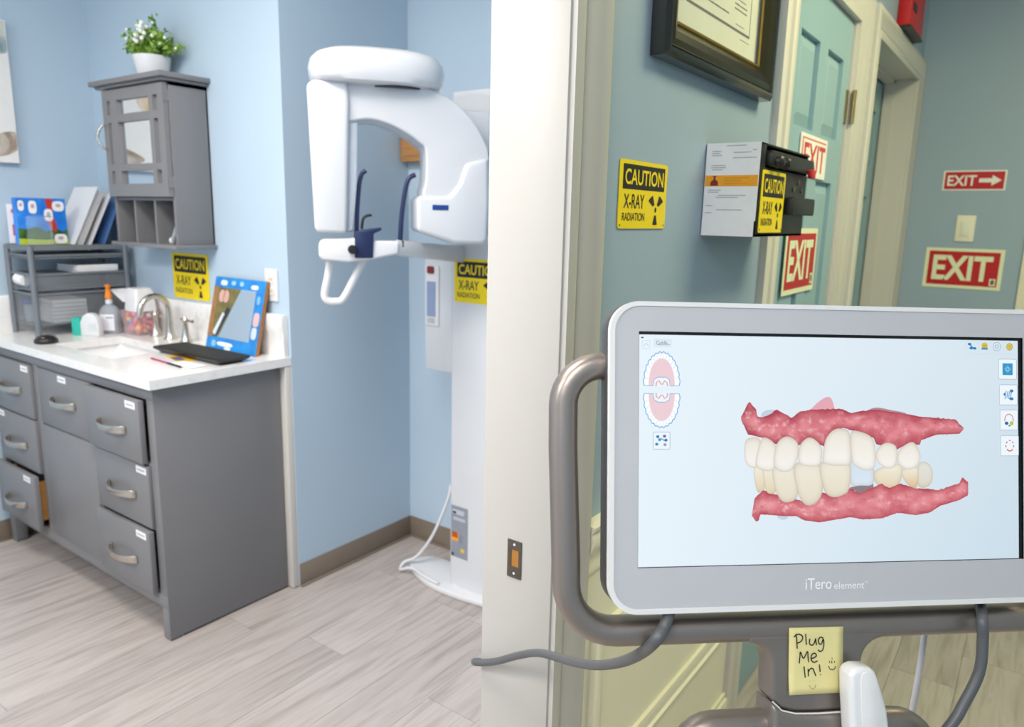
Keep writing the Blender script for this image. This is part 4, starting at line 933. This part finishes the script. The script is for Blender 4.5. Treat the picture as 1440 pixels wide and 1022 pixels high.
def tooth(pts, hi, lo, warm=0.0, name='tooth_picture'):
    P = [(p_.x, p_.y) for p_ in spline(pts, 5, True)]; n = len(P); cx = sum(p_[0] for p_ in P) / n; cy = sum(p_[1] for p_ in P) / n
    ys = [p_[1] for p_ in P]; y0, y1 = min(ys), max(ys); k = nk(); vs = []; cs = []
    for s_, sh_ in ((1, .0), (.93, .45), (.82, .8), (.6, 1), (.3, 1), (.02, 1)):
        for a, b in P:
            x, y = cx + (a - cx) * s_, cy + (b - cy) * s_
            t = (y - y0) / (y1 - y0); c_ = mix(V(lo), V(hi), t if not warm else 1 - t); c_ = mix(V('b5a894'), c_, .35 + .65 * sh_)
            vs.append(MF(x, y, k)); cs.append(c_)
    fs = [(r_ * n + i, r_ * n + (i + 1) % n, (r_ + 1) * n + (i + 1) % n, (r_ + 1) * n + i) for r_ in range(5) for i in range(n)]
    MB().add(vs, fs, 0, cs).build(name, img, screen, fix=False)
# pale pieces behind
screen_poly('gum_picture', [(p_.x, p_.y) for p_ in spline([(-.031, .038), (-.022, .047), (-.012, .053), (-.006, .051), (-.002, .038)], 4)], 'e3a8b4')
screen_poly('gum_picture', [(p_.x, p_.y) for p_ in spline([(.03, .038), (.043, .0425), (.06, .040), (.078, .036), (.06, .03)], 4)], 'b48a97')
screen_poly('scan_shadow', blob(-.072, .034, .011, .006), 'c5d0dc'); screen_poly('scan_shadow', blob(-.059, -.0665, .007, .006), 'c5d2e0')
tooth([(.0915, -.0164), (.1002, -.0147), (.1071, -.0234), (.1051, -.037), (.0952, -.0415), (.089, -.0346)], 'e6e4dc', 'd8d5c4')
screen_poly('scan_shadow', [(.014, -.04), (.040, -.036), (.041, -.045), (.026, -.048)], '8d7c84')
tooth([(.0146, -.012), (.0388, -.0180), (.04, -.0364), (.0267, -.0384), (.015, -.0362)], 'cfe0ee', 'd9e7f2')
lo_teeth = [[(-.0903, -.018), (-.0814, -.018), (-.079, -.0409), (-.086, -.0441), (-.0895, -.0331)], [(-.0802, -.018), (-.0704, -.018), (-.0666, -.0421), (-.075, -.0475), (-.079, -.0354)], [(.0425, -.0229), (.0706, -.0163), (.0706, -.0344), (.0607, -.0411), (.0437, -.0365)], [(.0718, -.0231), (.0903, -.0198), (.0883, -.0414), (.0779, -.0368)]]
for i, q in enumerate(lo_teeth): tooth(q, 'f3efe0', 'e0cfae' if i != 3 else 'dcb98a')
gum([(-.1043, .033), (-.0955, .048), (-.0881, .0398), (-.0869, .0332), (-.0831, .0319), (-.0752, .0341), (-.0663, .0399), (-.0545, .0344), (-.0503, .0315), (-.0403, .0382), (-.0285, .0401), (-.0142, .0406), (.005, .0411), (.0147, .0368), (.0292, .0391), (.045, .0405), (.0609, .038), (.0781, .0359), (.0929, .0332), (.1328, .0305), (.1428, .0217)],
    [(-.1043, .030), (-.1025, .0254), (-.0966, .0144), (-.0803, .0111), (-.0662, .0044), (-.0557, .0102), (-.0427, .0032), (-.0284, .009), (-.0141, .0021), (-.0046, .018), (.0074, .0213), (.0147, .0191), (.0401, .0112), (.0437, .0042), (.0657, -.0016), (.078, .0043), (.0928, .0036), (.0941, .0086), (.1127, .0143), (.1377, .015), (.1428, .0197)],
    'gum_picture', (V('aa3c4b'), V('df7f88'), V('eda9ad')), 3)
gum([(-.0925, -.066), (-.0895, -.0496), (-.0802, -.042), (-.0732, -.0456), (-.0638, -.047), (-.0497, -.0505), (-.0331, -.0549), (-.0165, -.0451), (-.0022, -.0475), (.0146, -.0407), (.0243, -.0464), (.0388, -.0409), (.0485, -.0365), (.0583, -.0411), (.0705, -.0367), (.0878, -.0418), (.1026, -.0424), (.1125, -.0439), (.1375, -.0373), (.1413, -.0305), (.148, -.0361)],
    [(-.0925, -.068), (-.088, -.0738), (-.0853, -.0730), (-.0836, -.0666), (-.0708, -.0675), (-.0567, -.0688), (-.045, -.0689), (-.0355, -.0735), (-.0189, -.0756), (.0002, -.0729), (.0146, -.0709), (.0291, -.0734), (.0485, -.0726), (.068, -.0672), (.0877, -.0697), (.1025, -.0677), (.1174, -.0599), (.1349, -.0556), (.147, -.0505), (.148, -.048)],
    'gum_picture', (V('b44553'), V('e2868e'), V('efb0b5')), 11)
for q in ([(-.0692, -.018), (-.0474, -.018), (-.0431, -.0468), (-.052, -.0544), (-.0615, -.0521), (-.0685, -.0377)], [(-.0462, -.0157), (-.0189, -.0169), (-.016, -.0426), (-.0237, -.0559), (-.0355, -.0569), (-.0438, -.0423)], [(-.0177, -.0138), (.0127, -.0141), (.0134, -.0407), (.005, -.0484), (-.007, -.0494), (-.0153, -.0404)]): tooth(q, 'efeadb', 'e5dcc6')
for q in ([(-.1008, -.0021), (-.0978, .01), (-.0838, .0089), (-.0861, -.0154), (-.0919, -.0194), (-.0989, -.0143)], [(-.0889, -.0154), (-.0838, .0067), (-.078, .0115), (-.0667, .0022), (-.0685, -.02), (-.0802, -.0221)], [(-.0693, -.0155), (-.0662, .0044), (-.0557, .0126), (-.0439, .0066), (-.0427, -.0068), (-.0497, -.0212), (-.0615, -.0233)], [(-.0427, -.0112), (-.0403, .0043), (-.0296, .0115), (-.0177, .0021), (-.0177, -.0136), (-.0237, -.018), (-.0379, -.0168)], [(.0669, -.0072), (.0731, .0018), (.0854, .0063), (.0933, -.0073), (.0891, -.0187), (.078, -.022), (.0686, -.0163)], [(.0437, -.0026), (.0535, .0057), (.0657, .0018), (.0657, -.0163), (.0559, -.0208), (.0449, -.0139)], [(.0147, .0155), (.0243, .0177), (.0389, .0109), (.0425, -.0049), (.0413, -.0195), (.0316, -.0228), (.0207, -.0183), (.0159, -.0115)], [(-.016, -.0114), (-.0129, .0088), (-.0046, .0188), (.005, .0206), (.0135, .0155), (.0151, -.0138), (.005, -.0177), (-.0117, -.0163)]): tooth(q, 'ece6da', 'f7f5f0')
# dental arch diagrams
def arch(cx, cy, s_):
    """s_=1 opens downwards, -1 upwards; widths about 38 x 35 mm"""
    out = []
    for i in range(0, 113):
        t = math.pi * i / 112; out.append((cx + .0187 * math.cos(t) * (1 if 1 else 0), cy + s_ * .0335 * math.sin(t) ** .9))
    sc = []
    for i, p_ in enumerate(out): w_ = .97 + .05 * abs(math.sin(i * math.pi / 8)); sc.append((cx + (p_[0] - cx) * w_, cy + (p_[1] - cy) * w_))
    screen_poly('arch_diagram', sc, 'fbfdff'); pal = [(cx + (p_[0] - cx) * .72, cy + (p_[1] - cy) * .82) for p_ in out]
    screen_poly('arch_palate', pal, 'edcfd6')
    notch = [(cx - .0085, cy), (cx - .008, cy + s_ * .006), (cx - .004, cy + s_ * .0085), (cx + .004, cy + s_ * .0085), (cx + .008, cy + s_ * .006), (cx + .0085, cy)]
    screen_poly('arch_notch', notch, 'eef6fc')
    screen_line('arch_outline', sc, .0008, '4f9fd6'); screen_line('arch_outline', [sc[0]] + notch[::-1] + [sc[-1]], .0006, '5ea6d6')
    for i in range(1, 15):
        t = math.pi * i / 15; a = (cx + .0187 * math.cos(t), cy + s_ * .0335 * math.sin(t) ** .9); b = (cx + .0187 * .74 * math.cos(t), cy + s_ * .0335 * .83 * math.sin(t) ** .9)
        screen_line('tooth_divider', [a, b], .0003, 'b7d3e8')
    for s2 in (-1, 1): screen_line('arch_centre', [(cx + s2 * .0005, cy + s_ * .001), (cx + s2 * .003, cy + s_ * .005), (cx + s2 * .0055, cy + s_ * .003), (cx + s2 * .006, cy - s_ * .0005)], .0013, 'dfa9ac')
arch(-.188, .0635, 1); arch(-.188, .0555, -1)
def button(cx, cy, hw, hh, edge='8fb0d0', fill='eef5fb'):
    screen_poly('icon_tile', rrect(cx - hw, cx + hw, cy - hh, cy + hh, .0012), fill); screen_line('icon_frame', rrect(cx - hw, cx + hw, cy - hh, cy + hh, .0012), .0005, edge, True)
button(-.188, .0085, .0087, .0086)
for a, b, c_ in ((-.192, .0125, '2a7fb8'), (-.190, .0095, '3a97cc'), (-.193, .005, '2f8cc4'), (-.1835, .009, '2a7fb8'), (-.185, .013, '5a6d9a'), (-.1845, .0045, '8f9db8')): screen_poly('icon_mark', blob(a, b, .0017, .0015), c_)
screen_line('icon_mark', [(-.191, .0085), (-.188, .0105), (-.185, .0085)], .0012, '3a97cc')
screen_poly('screen_dot', blob(-.2085, .1115, .0014, .0008), '2f5f8f')
screen_line('icon_frame', rrect(-.2085, -.2005, .1005, .1085, .001), .0004, 'c3d5e4', True); screen_line('icon_mark', [(-.207, .103), (-.2045, .106), (-.202, .103)], .0006, '9cc0dc')
screen_poly('icon_tile', rrect(-.197, -.178, .102, .1105, .0012), 'dde9f4')
text('Cuddle...', -.1945, -.1805, .1042, .1085, .003, MF, mat('ui_ink', '5c6068', .5), screen, name='name_lettering')
for i, cx in enumerate((.1525, .1672, .1814, .1963)):
    screen_line('icon_frame', [(cx - .0072, .1135), (cx - .0072, .100), (cx + .0072, .100)], .0003, 'c3d3df')
    if i == 0:
        for a, b in ((-.0028, .0022), (.003, -.0022), (-.001, -.002)): screen_poly('icon_mark', blob(cx + a, .108 + b, .0022, .0014), '2a82c0')
        screen_line('icon_mark', [(cx - .0025, .110), (cx + .0005, .1065), (cx + .0025, .106)], .0013, '2a82c0')
    elif i == 1:
        screen_poly('icon_mark', blob(cx, .1085, .0036, .0036, 16, 3), 'd8c05a'); screen_poly('icon_mark', [(cx - .0036, .1045), (cx + .0036, .1045), (cx + .0036, .1065), (cx - .0036, .1065)], '4a90b8')
        for q in (-.0018, 0, .0018): screen_line('icon_mark', [(cx + q, .1065), (cx + q, .110)], .0005, '8d7c3a')
    elif i == 2:
        screen_line('icon_mark', blob(cx, .108, .0042, .0044, 18, 2.6), .0005, '8fa3bd', True); screen_line('icon_mark', blob(cx, .108, .0018, .0018, 12), .0005, '8497b0', True)
    else:
        screen_poly('icon_mark', blob(cx, .108, .0037, .0038, 9), 'd9c056'); screen_line('icon_mark', blob(cx, .108, .0037, .0038, 9), .0005, '8e8350', True); screen_line('icon_mark', [(cx - .001, .1095), (cx + .001, .108), (cx - .0005, .1065)], .0006, '8e8350')
RI = [(.1938, .084), (.1946, .0567), (.1951, .0299), (.1958, .0025)]
for cx, cy in RI: button(cx, cy, .0105, .0107)
cx, cy = RI[0]; screen_poly('icon_mark', [(cx - .006, cy - .0063), (cx + .006, cy - .0063), (cx + .006, cy + .0063), (cx - .006, cy + .0063)], '2f97c9'); screen_line('icon_mark', [(cx - .0032, cy), (cx, cy + .0036), (cx + .0034, cy), (cx, cy - .0036)], .0005, 'bfe2f3', True); screen_line('icon_mark', blob(cx, cy, .0014, .0018, 10), .0004, 'bfe2f3', True)
cx, cy = RI[1]
for q in range(4): screen_line('icon_mark', [(cx - .004 + q * .0022, cy - .0045 + .001 * (q % 2)), (cx - .0036 + q * .0022, cy + .001), (cx - .0024 + q * .0022, cy + .004)], .0009, '3f8fc0')
for a, b, rx in ((.0038, .0042, .0022), (.0035, -.0042, .0026), (-.0045, .0005, .0014)): screen_poly('icon_mark', blob(cx + a, cy + b, rx, .0016), '2f80b8')
cx, cy = RI[2]
screen_line('icon_mark', [(cx + .005 * math.cos(math.radians(a)), cy + .0062 * math.sin(math.radians(a))) for a in range(-15, 196, 15)], .0009, 'cf6d64')
screen_poly('icon_mark', blob(cx - .0028, cy - .0035, .0022, .0018), '2f5fa8'); screen_poly('icon_mark', blob(cx + .003, cy - .0035, .0022, .0022), 'a9cc4a'); screen_poly('icon_mark', blob(cx + .0005, cy - .006, .0014, .001), '4d9d5a')
cx, cy = RI[3]
for a in (90, 140, 40, 185, -5): screen_line('icon_mark', [(cx + .0046 * math.cos(math.radians(a + e)), cy + .0056 * math.sin(math.radians(a + e))) for e in (-11, 0, 11)], .0012, 'b8655c')
screen_line('icon_mark', [(cx + .0046 * math.cos(math.radians(a)), cy + .0056 * math.sin(math.radians(a))) for a in range(-140, -39, 20)], .0012, 'c8665c')
# maker's mark on the bezel
logo = mat('logo_white', 'f8f8fa', .4)
text('iTero', -.0352, -.0068, -.1437, -.1322, .0016, MF, logo, sn, 'maker_lettering', bold=.006)
text('element', -.0040, .0292, -.1440, -.1365, .0016, MF, logo, sn, 'maker_lettering')
text('TM', .0298, .0328, -.1385, -.1366, .0016, MF, logo, sn, 'maker_lettering')

# handle loop round the monitor
TK = -.034
def arc(cx, cy, r, a0, a1, n=8): return [(cx + r * math.cos(math.radians(a0 + (a1 - a0) * i / n)), cy + r * math.sin(math.radians(a0 + (a1 - a0) * i / n))) for i in range(n + 1)]
lx, by_, ty_ = -.2815, -.1905, .083
pth = [(-.20, ty_), (-.235, ty_)] + arc(lx + .04, ty_ - .04, .04, 90, 180) + [(lx, 0), (lx + .004, -.12)] + arc(lx + .056, by_ + .052, .052, 180, 270) + [(-.1, by_), (0, by_), (.1, by_)] + arc(.281 - .052, by_ + .052, .052, 270, 360) + [(.281, -.02)] + arc(.281 - .04, ty_ - .04, .04, 0, 90) + [(.20, ty_)]
m = MB()
rr = []
P3 = [Vector(MF(a, b, TK)) for a, b in pth]
for i, p_ in enumerate(P3):
    t = (P3[min(i + 1, len(P3) - 1)] - P3[max(0, i - 1)]).normalized(); u = MF.n; w_ = t.cross(u)
    rr.append([p_ + w_ * a + u * b for a, b in blob(0, 0, .0142, .019, 20, 2.7)])
m.rings(rr); m.build('handle_loop', satin, sn, smooth=True)
# stem: flared neck below the loop
cxn = -.0125; hw = .0505
left = [(-.088, -.193)] + arc(-.088, -.2285, .026, 90, 0, 6) + [(cxn - hw, -.262)]
right = [(cxn + hw, -.262)] + arc(.064, -.2285, .026, 180, 90, 6) + [(.064, -.193)]
neck = left + [(cxn - hw * .8, -.2715), (cxn - hw * .5, -.2755), (cxn, -.2765), (cxn + hw * .6, -.276), (cxn + hw, -.274)] + right
MB().prism(neck, -.051, -.0158, MF).build('stem_neck', satin, sn, bevel=.006, seg=4)
low = [(cxn - hw - .001, -.2625), (cxn - hw * .8, -.272), (cxn - hw * .5, -.276), (cxn, -.277), (cxn + hw * .6, -.2765), (cxn + hw + .001, -.2745), (cxn + hw + .003, -.34), (cxn + hw, -.40), (cxn - hw, -.40), (cxn - hw - .003, -.34)]
MB().prism(low, -.054, -.010, MF).build('stem_lower', satin, sn, bevel=.007, seg=3)
MB().tube([MF(a, b, -.0135) for a, b in [(cxn - hw, -.2622), (cxn - hw * .8, -.2718), (cxn - hw * .5, -.2757), (cxn, -.2767), (cxn + hw * .6, -.2762), (cxn + hw, -.2743)]], .0009, 6).build('seam_line', silver, sn, smooth=True)
e0 = MF(cxn, -.39, -.032)
MB().lathe((e0.x, e0.y, .10), [(.032, 0), (.032, e0.z - .10 + .03), (.02, e0.z - .10 + .04)], 24).build('pole', satin, sn, smooth=True)
m = MB()
for k in range(5):
    an = math.radians(72 * k + 20); m.tube([(e0.x, e0.y, .11), (e0.x + .14 * math.cos(an), e0.y + .14 * math.sin(an), .095), (e0.x + .26 * math.cos(an), e0.y + .26 * math.sin(an), .075)], [.03, .025, .02], 12)
m.build('star_base', satin, sn, smooth=True)
for k in range(5):
    an = math.radians(72 * k + 20); c0 = (e0.x + .25 * math.cos(an) - .012, e0.y + .25 * math.sin(an), .028)
    MB().lathe(c0, [(.02, 0), (.028, .004), (.028, .02), (.02, .024)], 18, F=Frame((0, 0, 0), (0, 1, 0), (0, 0, 1))).tube([(c0[0] + .012, c0[1], .05), (c0[0] + .012, c0[1], .08)], .008, 10).build('caster', black_plastic, sn, smooth=True)
# cradle bar behind the stem
pc = [(-.150, -.40), (-.150, -.33)] + arc(-.118, -.327, .032, 180, 90, 6) + [(-.06, -.295), (.04, -.298)] + arc(.085, -.335, .035, 90, 20, 6) + [(.128, -.37), (.13, -.40)]
MB().tube([MF(a, b, -.035) for a, b in pc], .0165, 14).build('cradle_bar', satin, sn, smooth=True)
MB().box(-.165, .145, -.43, -.398, -.055, -.012, MF).build('cradle_shelf', satin, sn, bevel=.006)
# cables
cab = mat('cable_grey', '585a5e', .4, 0, .45, .04)
MB().tube(spline([MF(-.168, -.145, -.026), (-0.2683, 0.6585, 1.0177), (-0.2632, 0.6425, 1.0141), (-0.2627, 0.6323, 1.0066), (-0.2670, 0.6219, 0.9952), (-0.3019, 0.6618, 0.9468), (-0.3488, 0.7086, 0.8938), (-0.4054, 0.7566, 0.8427), (-0.4708, 0.8049, 0.7972), (-0.5477, 0.8500, 0.7558), (-.603, .873, .718), (-.661, .895, .673), (-.7, .907, .648), (-.729, .917, .632), (-.742, .95, .61), (-.742, 1.0, .57), (-.742, 1.05, .45), (-.742, 1.06, .30)], 6), .0062, 10).build('power_cable', cab, sn, smooth=True)
MB().tube(spline([MF(.178, -.14, -.034), (-.01313, .90744, 1.0024), (-.00763, .86984, 1.00041), (-.00405, .86657, .97853), (-.0026, .85804, .94598), (-.01136, .84024, .91441), (-.02022, .82523, .89239), (-.05, .79, .84), (-.08, .77, .79)], 6), .0056, 10).build('wand_cable', cab, sn, smooth=True)
lab(MB().tube(spline([MF(.12, -.14, -.06), (-0.0605, 0.9141, 0.9624), (-0.0601, 0.9148, 0.9406), (-0.0598, 0.9096, 0.8993), (-0.0605, 0.9041, 0.8601), (-0.0622, 0.9012, 0.8328), (-0.0742, 0.9012, 0.7528), (-0.0922, 0.9012, 0.5828), (-0.1122, 0.9112, 0.3000), (-0.1122, 0.9512, 0.0500), (-0.0422, 1.0512, 0.0070), (0.2078, 1.2012, 0.0070)], 6), .0034, 8).build('thin_cable', mat('cable_pale', 'b4b4b8', .4), sn, smooth=True), 'thin white cable')
# wand standing in the cradle in front of the stem
wn = thing('scanner_wand', 'white scanner wand standing beside the yellow sticky note', 'scanner wand', MF(.03, -.39, .005))
pts = [(.0045, -.2275), (.0075, -.2215), (.0145, -.2195), (.027, -.2200), (.0335, -.2245), (.040, -.242), (.046, -.262), (.050, -.29), (.053, -.34), (.052, -.395), (.010, -.395), (.0085, -.34), (.007, -.285), (.005, -.25)]
MB().prism(pts, -.008, .016, MF).build('body', white_plastic, wn, bevel=.006, seg=4)
MB().prism([(p_[0] * .55 + .0135, p_[1] * .98 - .008) for p_ in pts], .0155, .0175, MF).build('face', mat('wand_face', 'dededf', .3), wn, bevel=.0008)
# sticky note
FN = Frame(MF(-.0455, -.2557, -.0142), (MF.x * 1.0 - MF.y * .008).normalized(), (MF.y + MF.x * .008).normalized())
nt = thing('sticky_note', 'pale yellow sticky note reading Plug Me In on the scanner stem', 'note', FN(.03, 0, 0))
NWID, NHT = .0602, .0685
m = MB(); gx, gy = 8, 10; vs = []
for i in range(gx + 1):
    for j_ in range(gy + 1):
        u, v = i / gx, j_ / gy; cur = .0006 + .0035 * max(0, .35 - v) ** 2 * (1.5 - u) * 3
        vs.append(FN(u * NWID, v * NHT, cur))
m.add(vs, [(i * (gy + 1) + j_, (i + 1) * (gy + 1) + j_, (i + 1) * (gy + 1) + j_ + 1, i * (gy + 1) + j_ + 1) for i in range(gx) for j_ in range(gy)])
o = m.build('sheet', mat('note_yellow', 'e6da9a', .65, vary=.03, scale=40), nt, smooth=True, fix=False)
md = o.modifiers.new('thickness', 'SOLIDIFY'); md.thickness = .0004
def np_(x, y): return ((x - 248) / 282 * NWID, (450 - y) / 330 * NHT)
def kk(y): v = (450 - y) / 330; return .0012 + .0035 * max(0, .35 - v) ** 2 * 4.5
ST = [[(285, 158), (287, 190), (289, 222)], [(272, 166), (284, 153), (302, 152), (316, 163), (314, 180), (302, 191), (288, 196)], [(332, 150), (334, 178), (337, 205)],
      [(354, 175), (352, 196), (360, 207), (374, 203), (384, 176)], [(384, 174), (386, 192), (389, 208)], [(424, 174), (410, 169), (399, 182), (402, 200), (414, 203), (424, 178), (427, 205), (422, 230), (410, 240), (396, 232)],
      [(300, 296), (303, 266), (306, 240), (322, 272), (342, 238), (345, 266), (349, 292)], [(362, 273), (378, 270), (389, 260), (380, 248), (366, 254), (361, 273), (368, 289), (380, 293), (395, 286)],
      [(325, 312), (328, 340), (332, 368)], [(349, 362), (346, 325)], [(347, 342), (358, 325), (371, 325), (379, 342), (387, 362)], [(404, 305), (407, 325), (409, 343)], [(411, 354), (413, 358)]]
inkm = mat('marker_black', '17171a', .6); m = MB()
for s_ in ST: stroke(m, [np_(p_.x, p_.y) for p_ in spline(s_, 5)], .00125, .0014, FN)
m.build('handwriting', inkm, nt, fix=False)
m = MB()
for s_ in ([(456, 288), (459, 300)], [(470, 273), (471, 281)], [(468, 288), (470, 302)], [(482, 290), (484, 299)], [(452, 314), (460, 329), (474, 333), (484, 328), (490, 316)]): stroke(m, [np_(p_.x, p_.y) for p_ in spline(s_, 4)], .0008, .0014, FN)
m.build('smiley', inkm, nt, fix=False)
m = MB()
for s_ in ([(354, 384), (358, 386)], [(372, 383), (377, 384)], [(350, 404), (358, 418), (370, 423), (380, 416), (385, 402)]): stroke(m, [np_(p_.x, p_.y) for p_ in spline(s_, 4)], .0005, .0022, FN)
m.build('smiley', mat('faint_ink', '8d8454', .6), nt, fix=False)
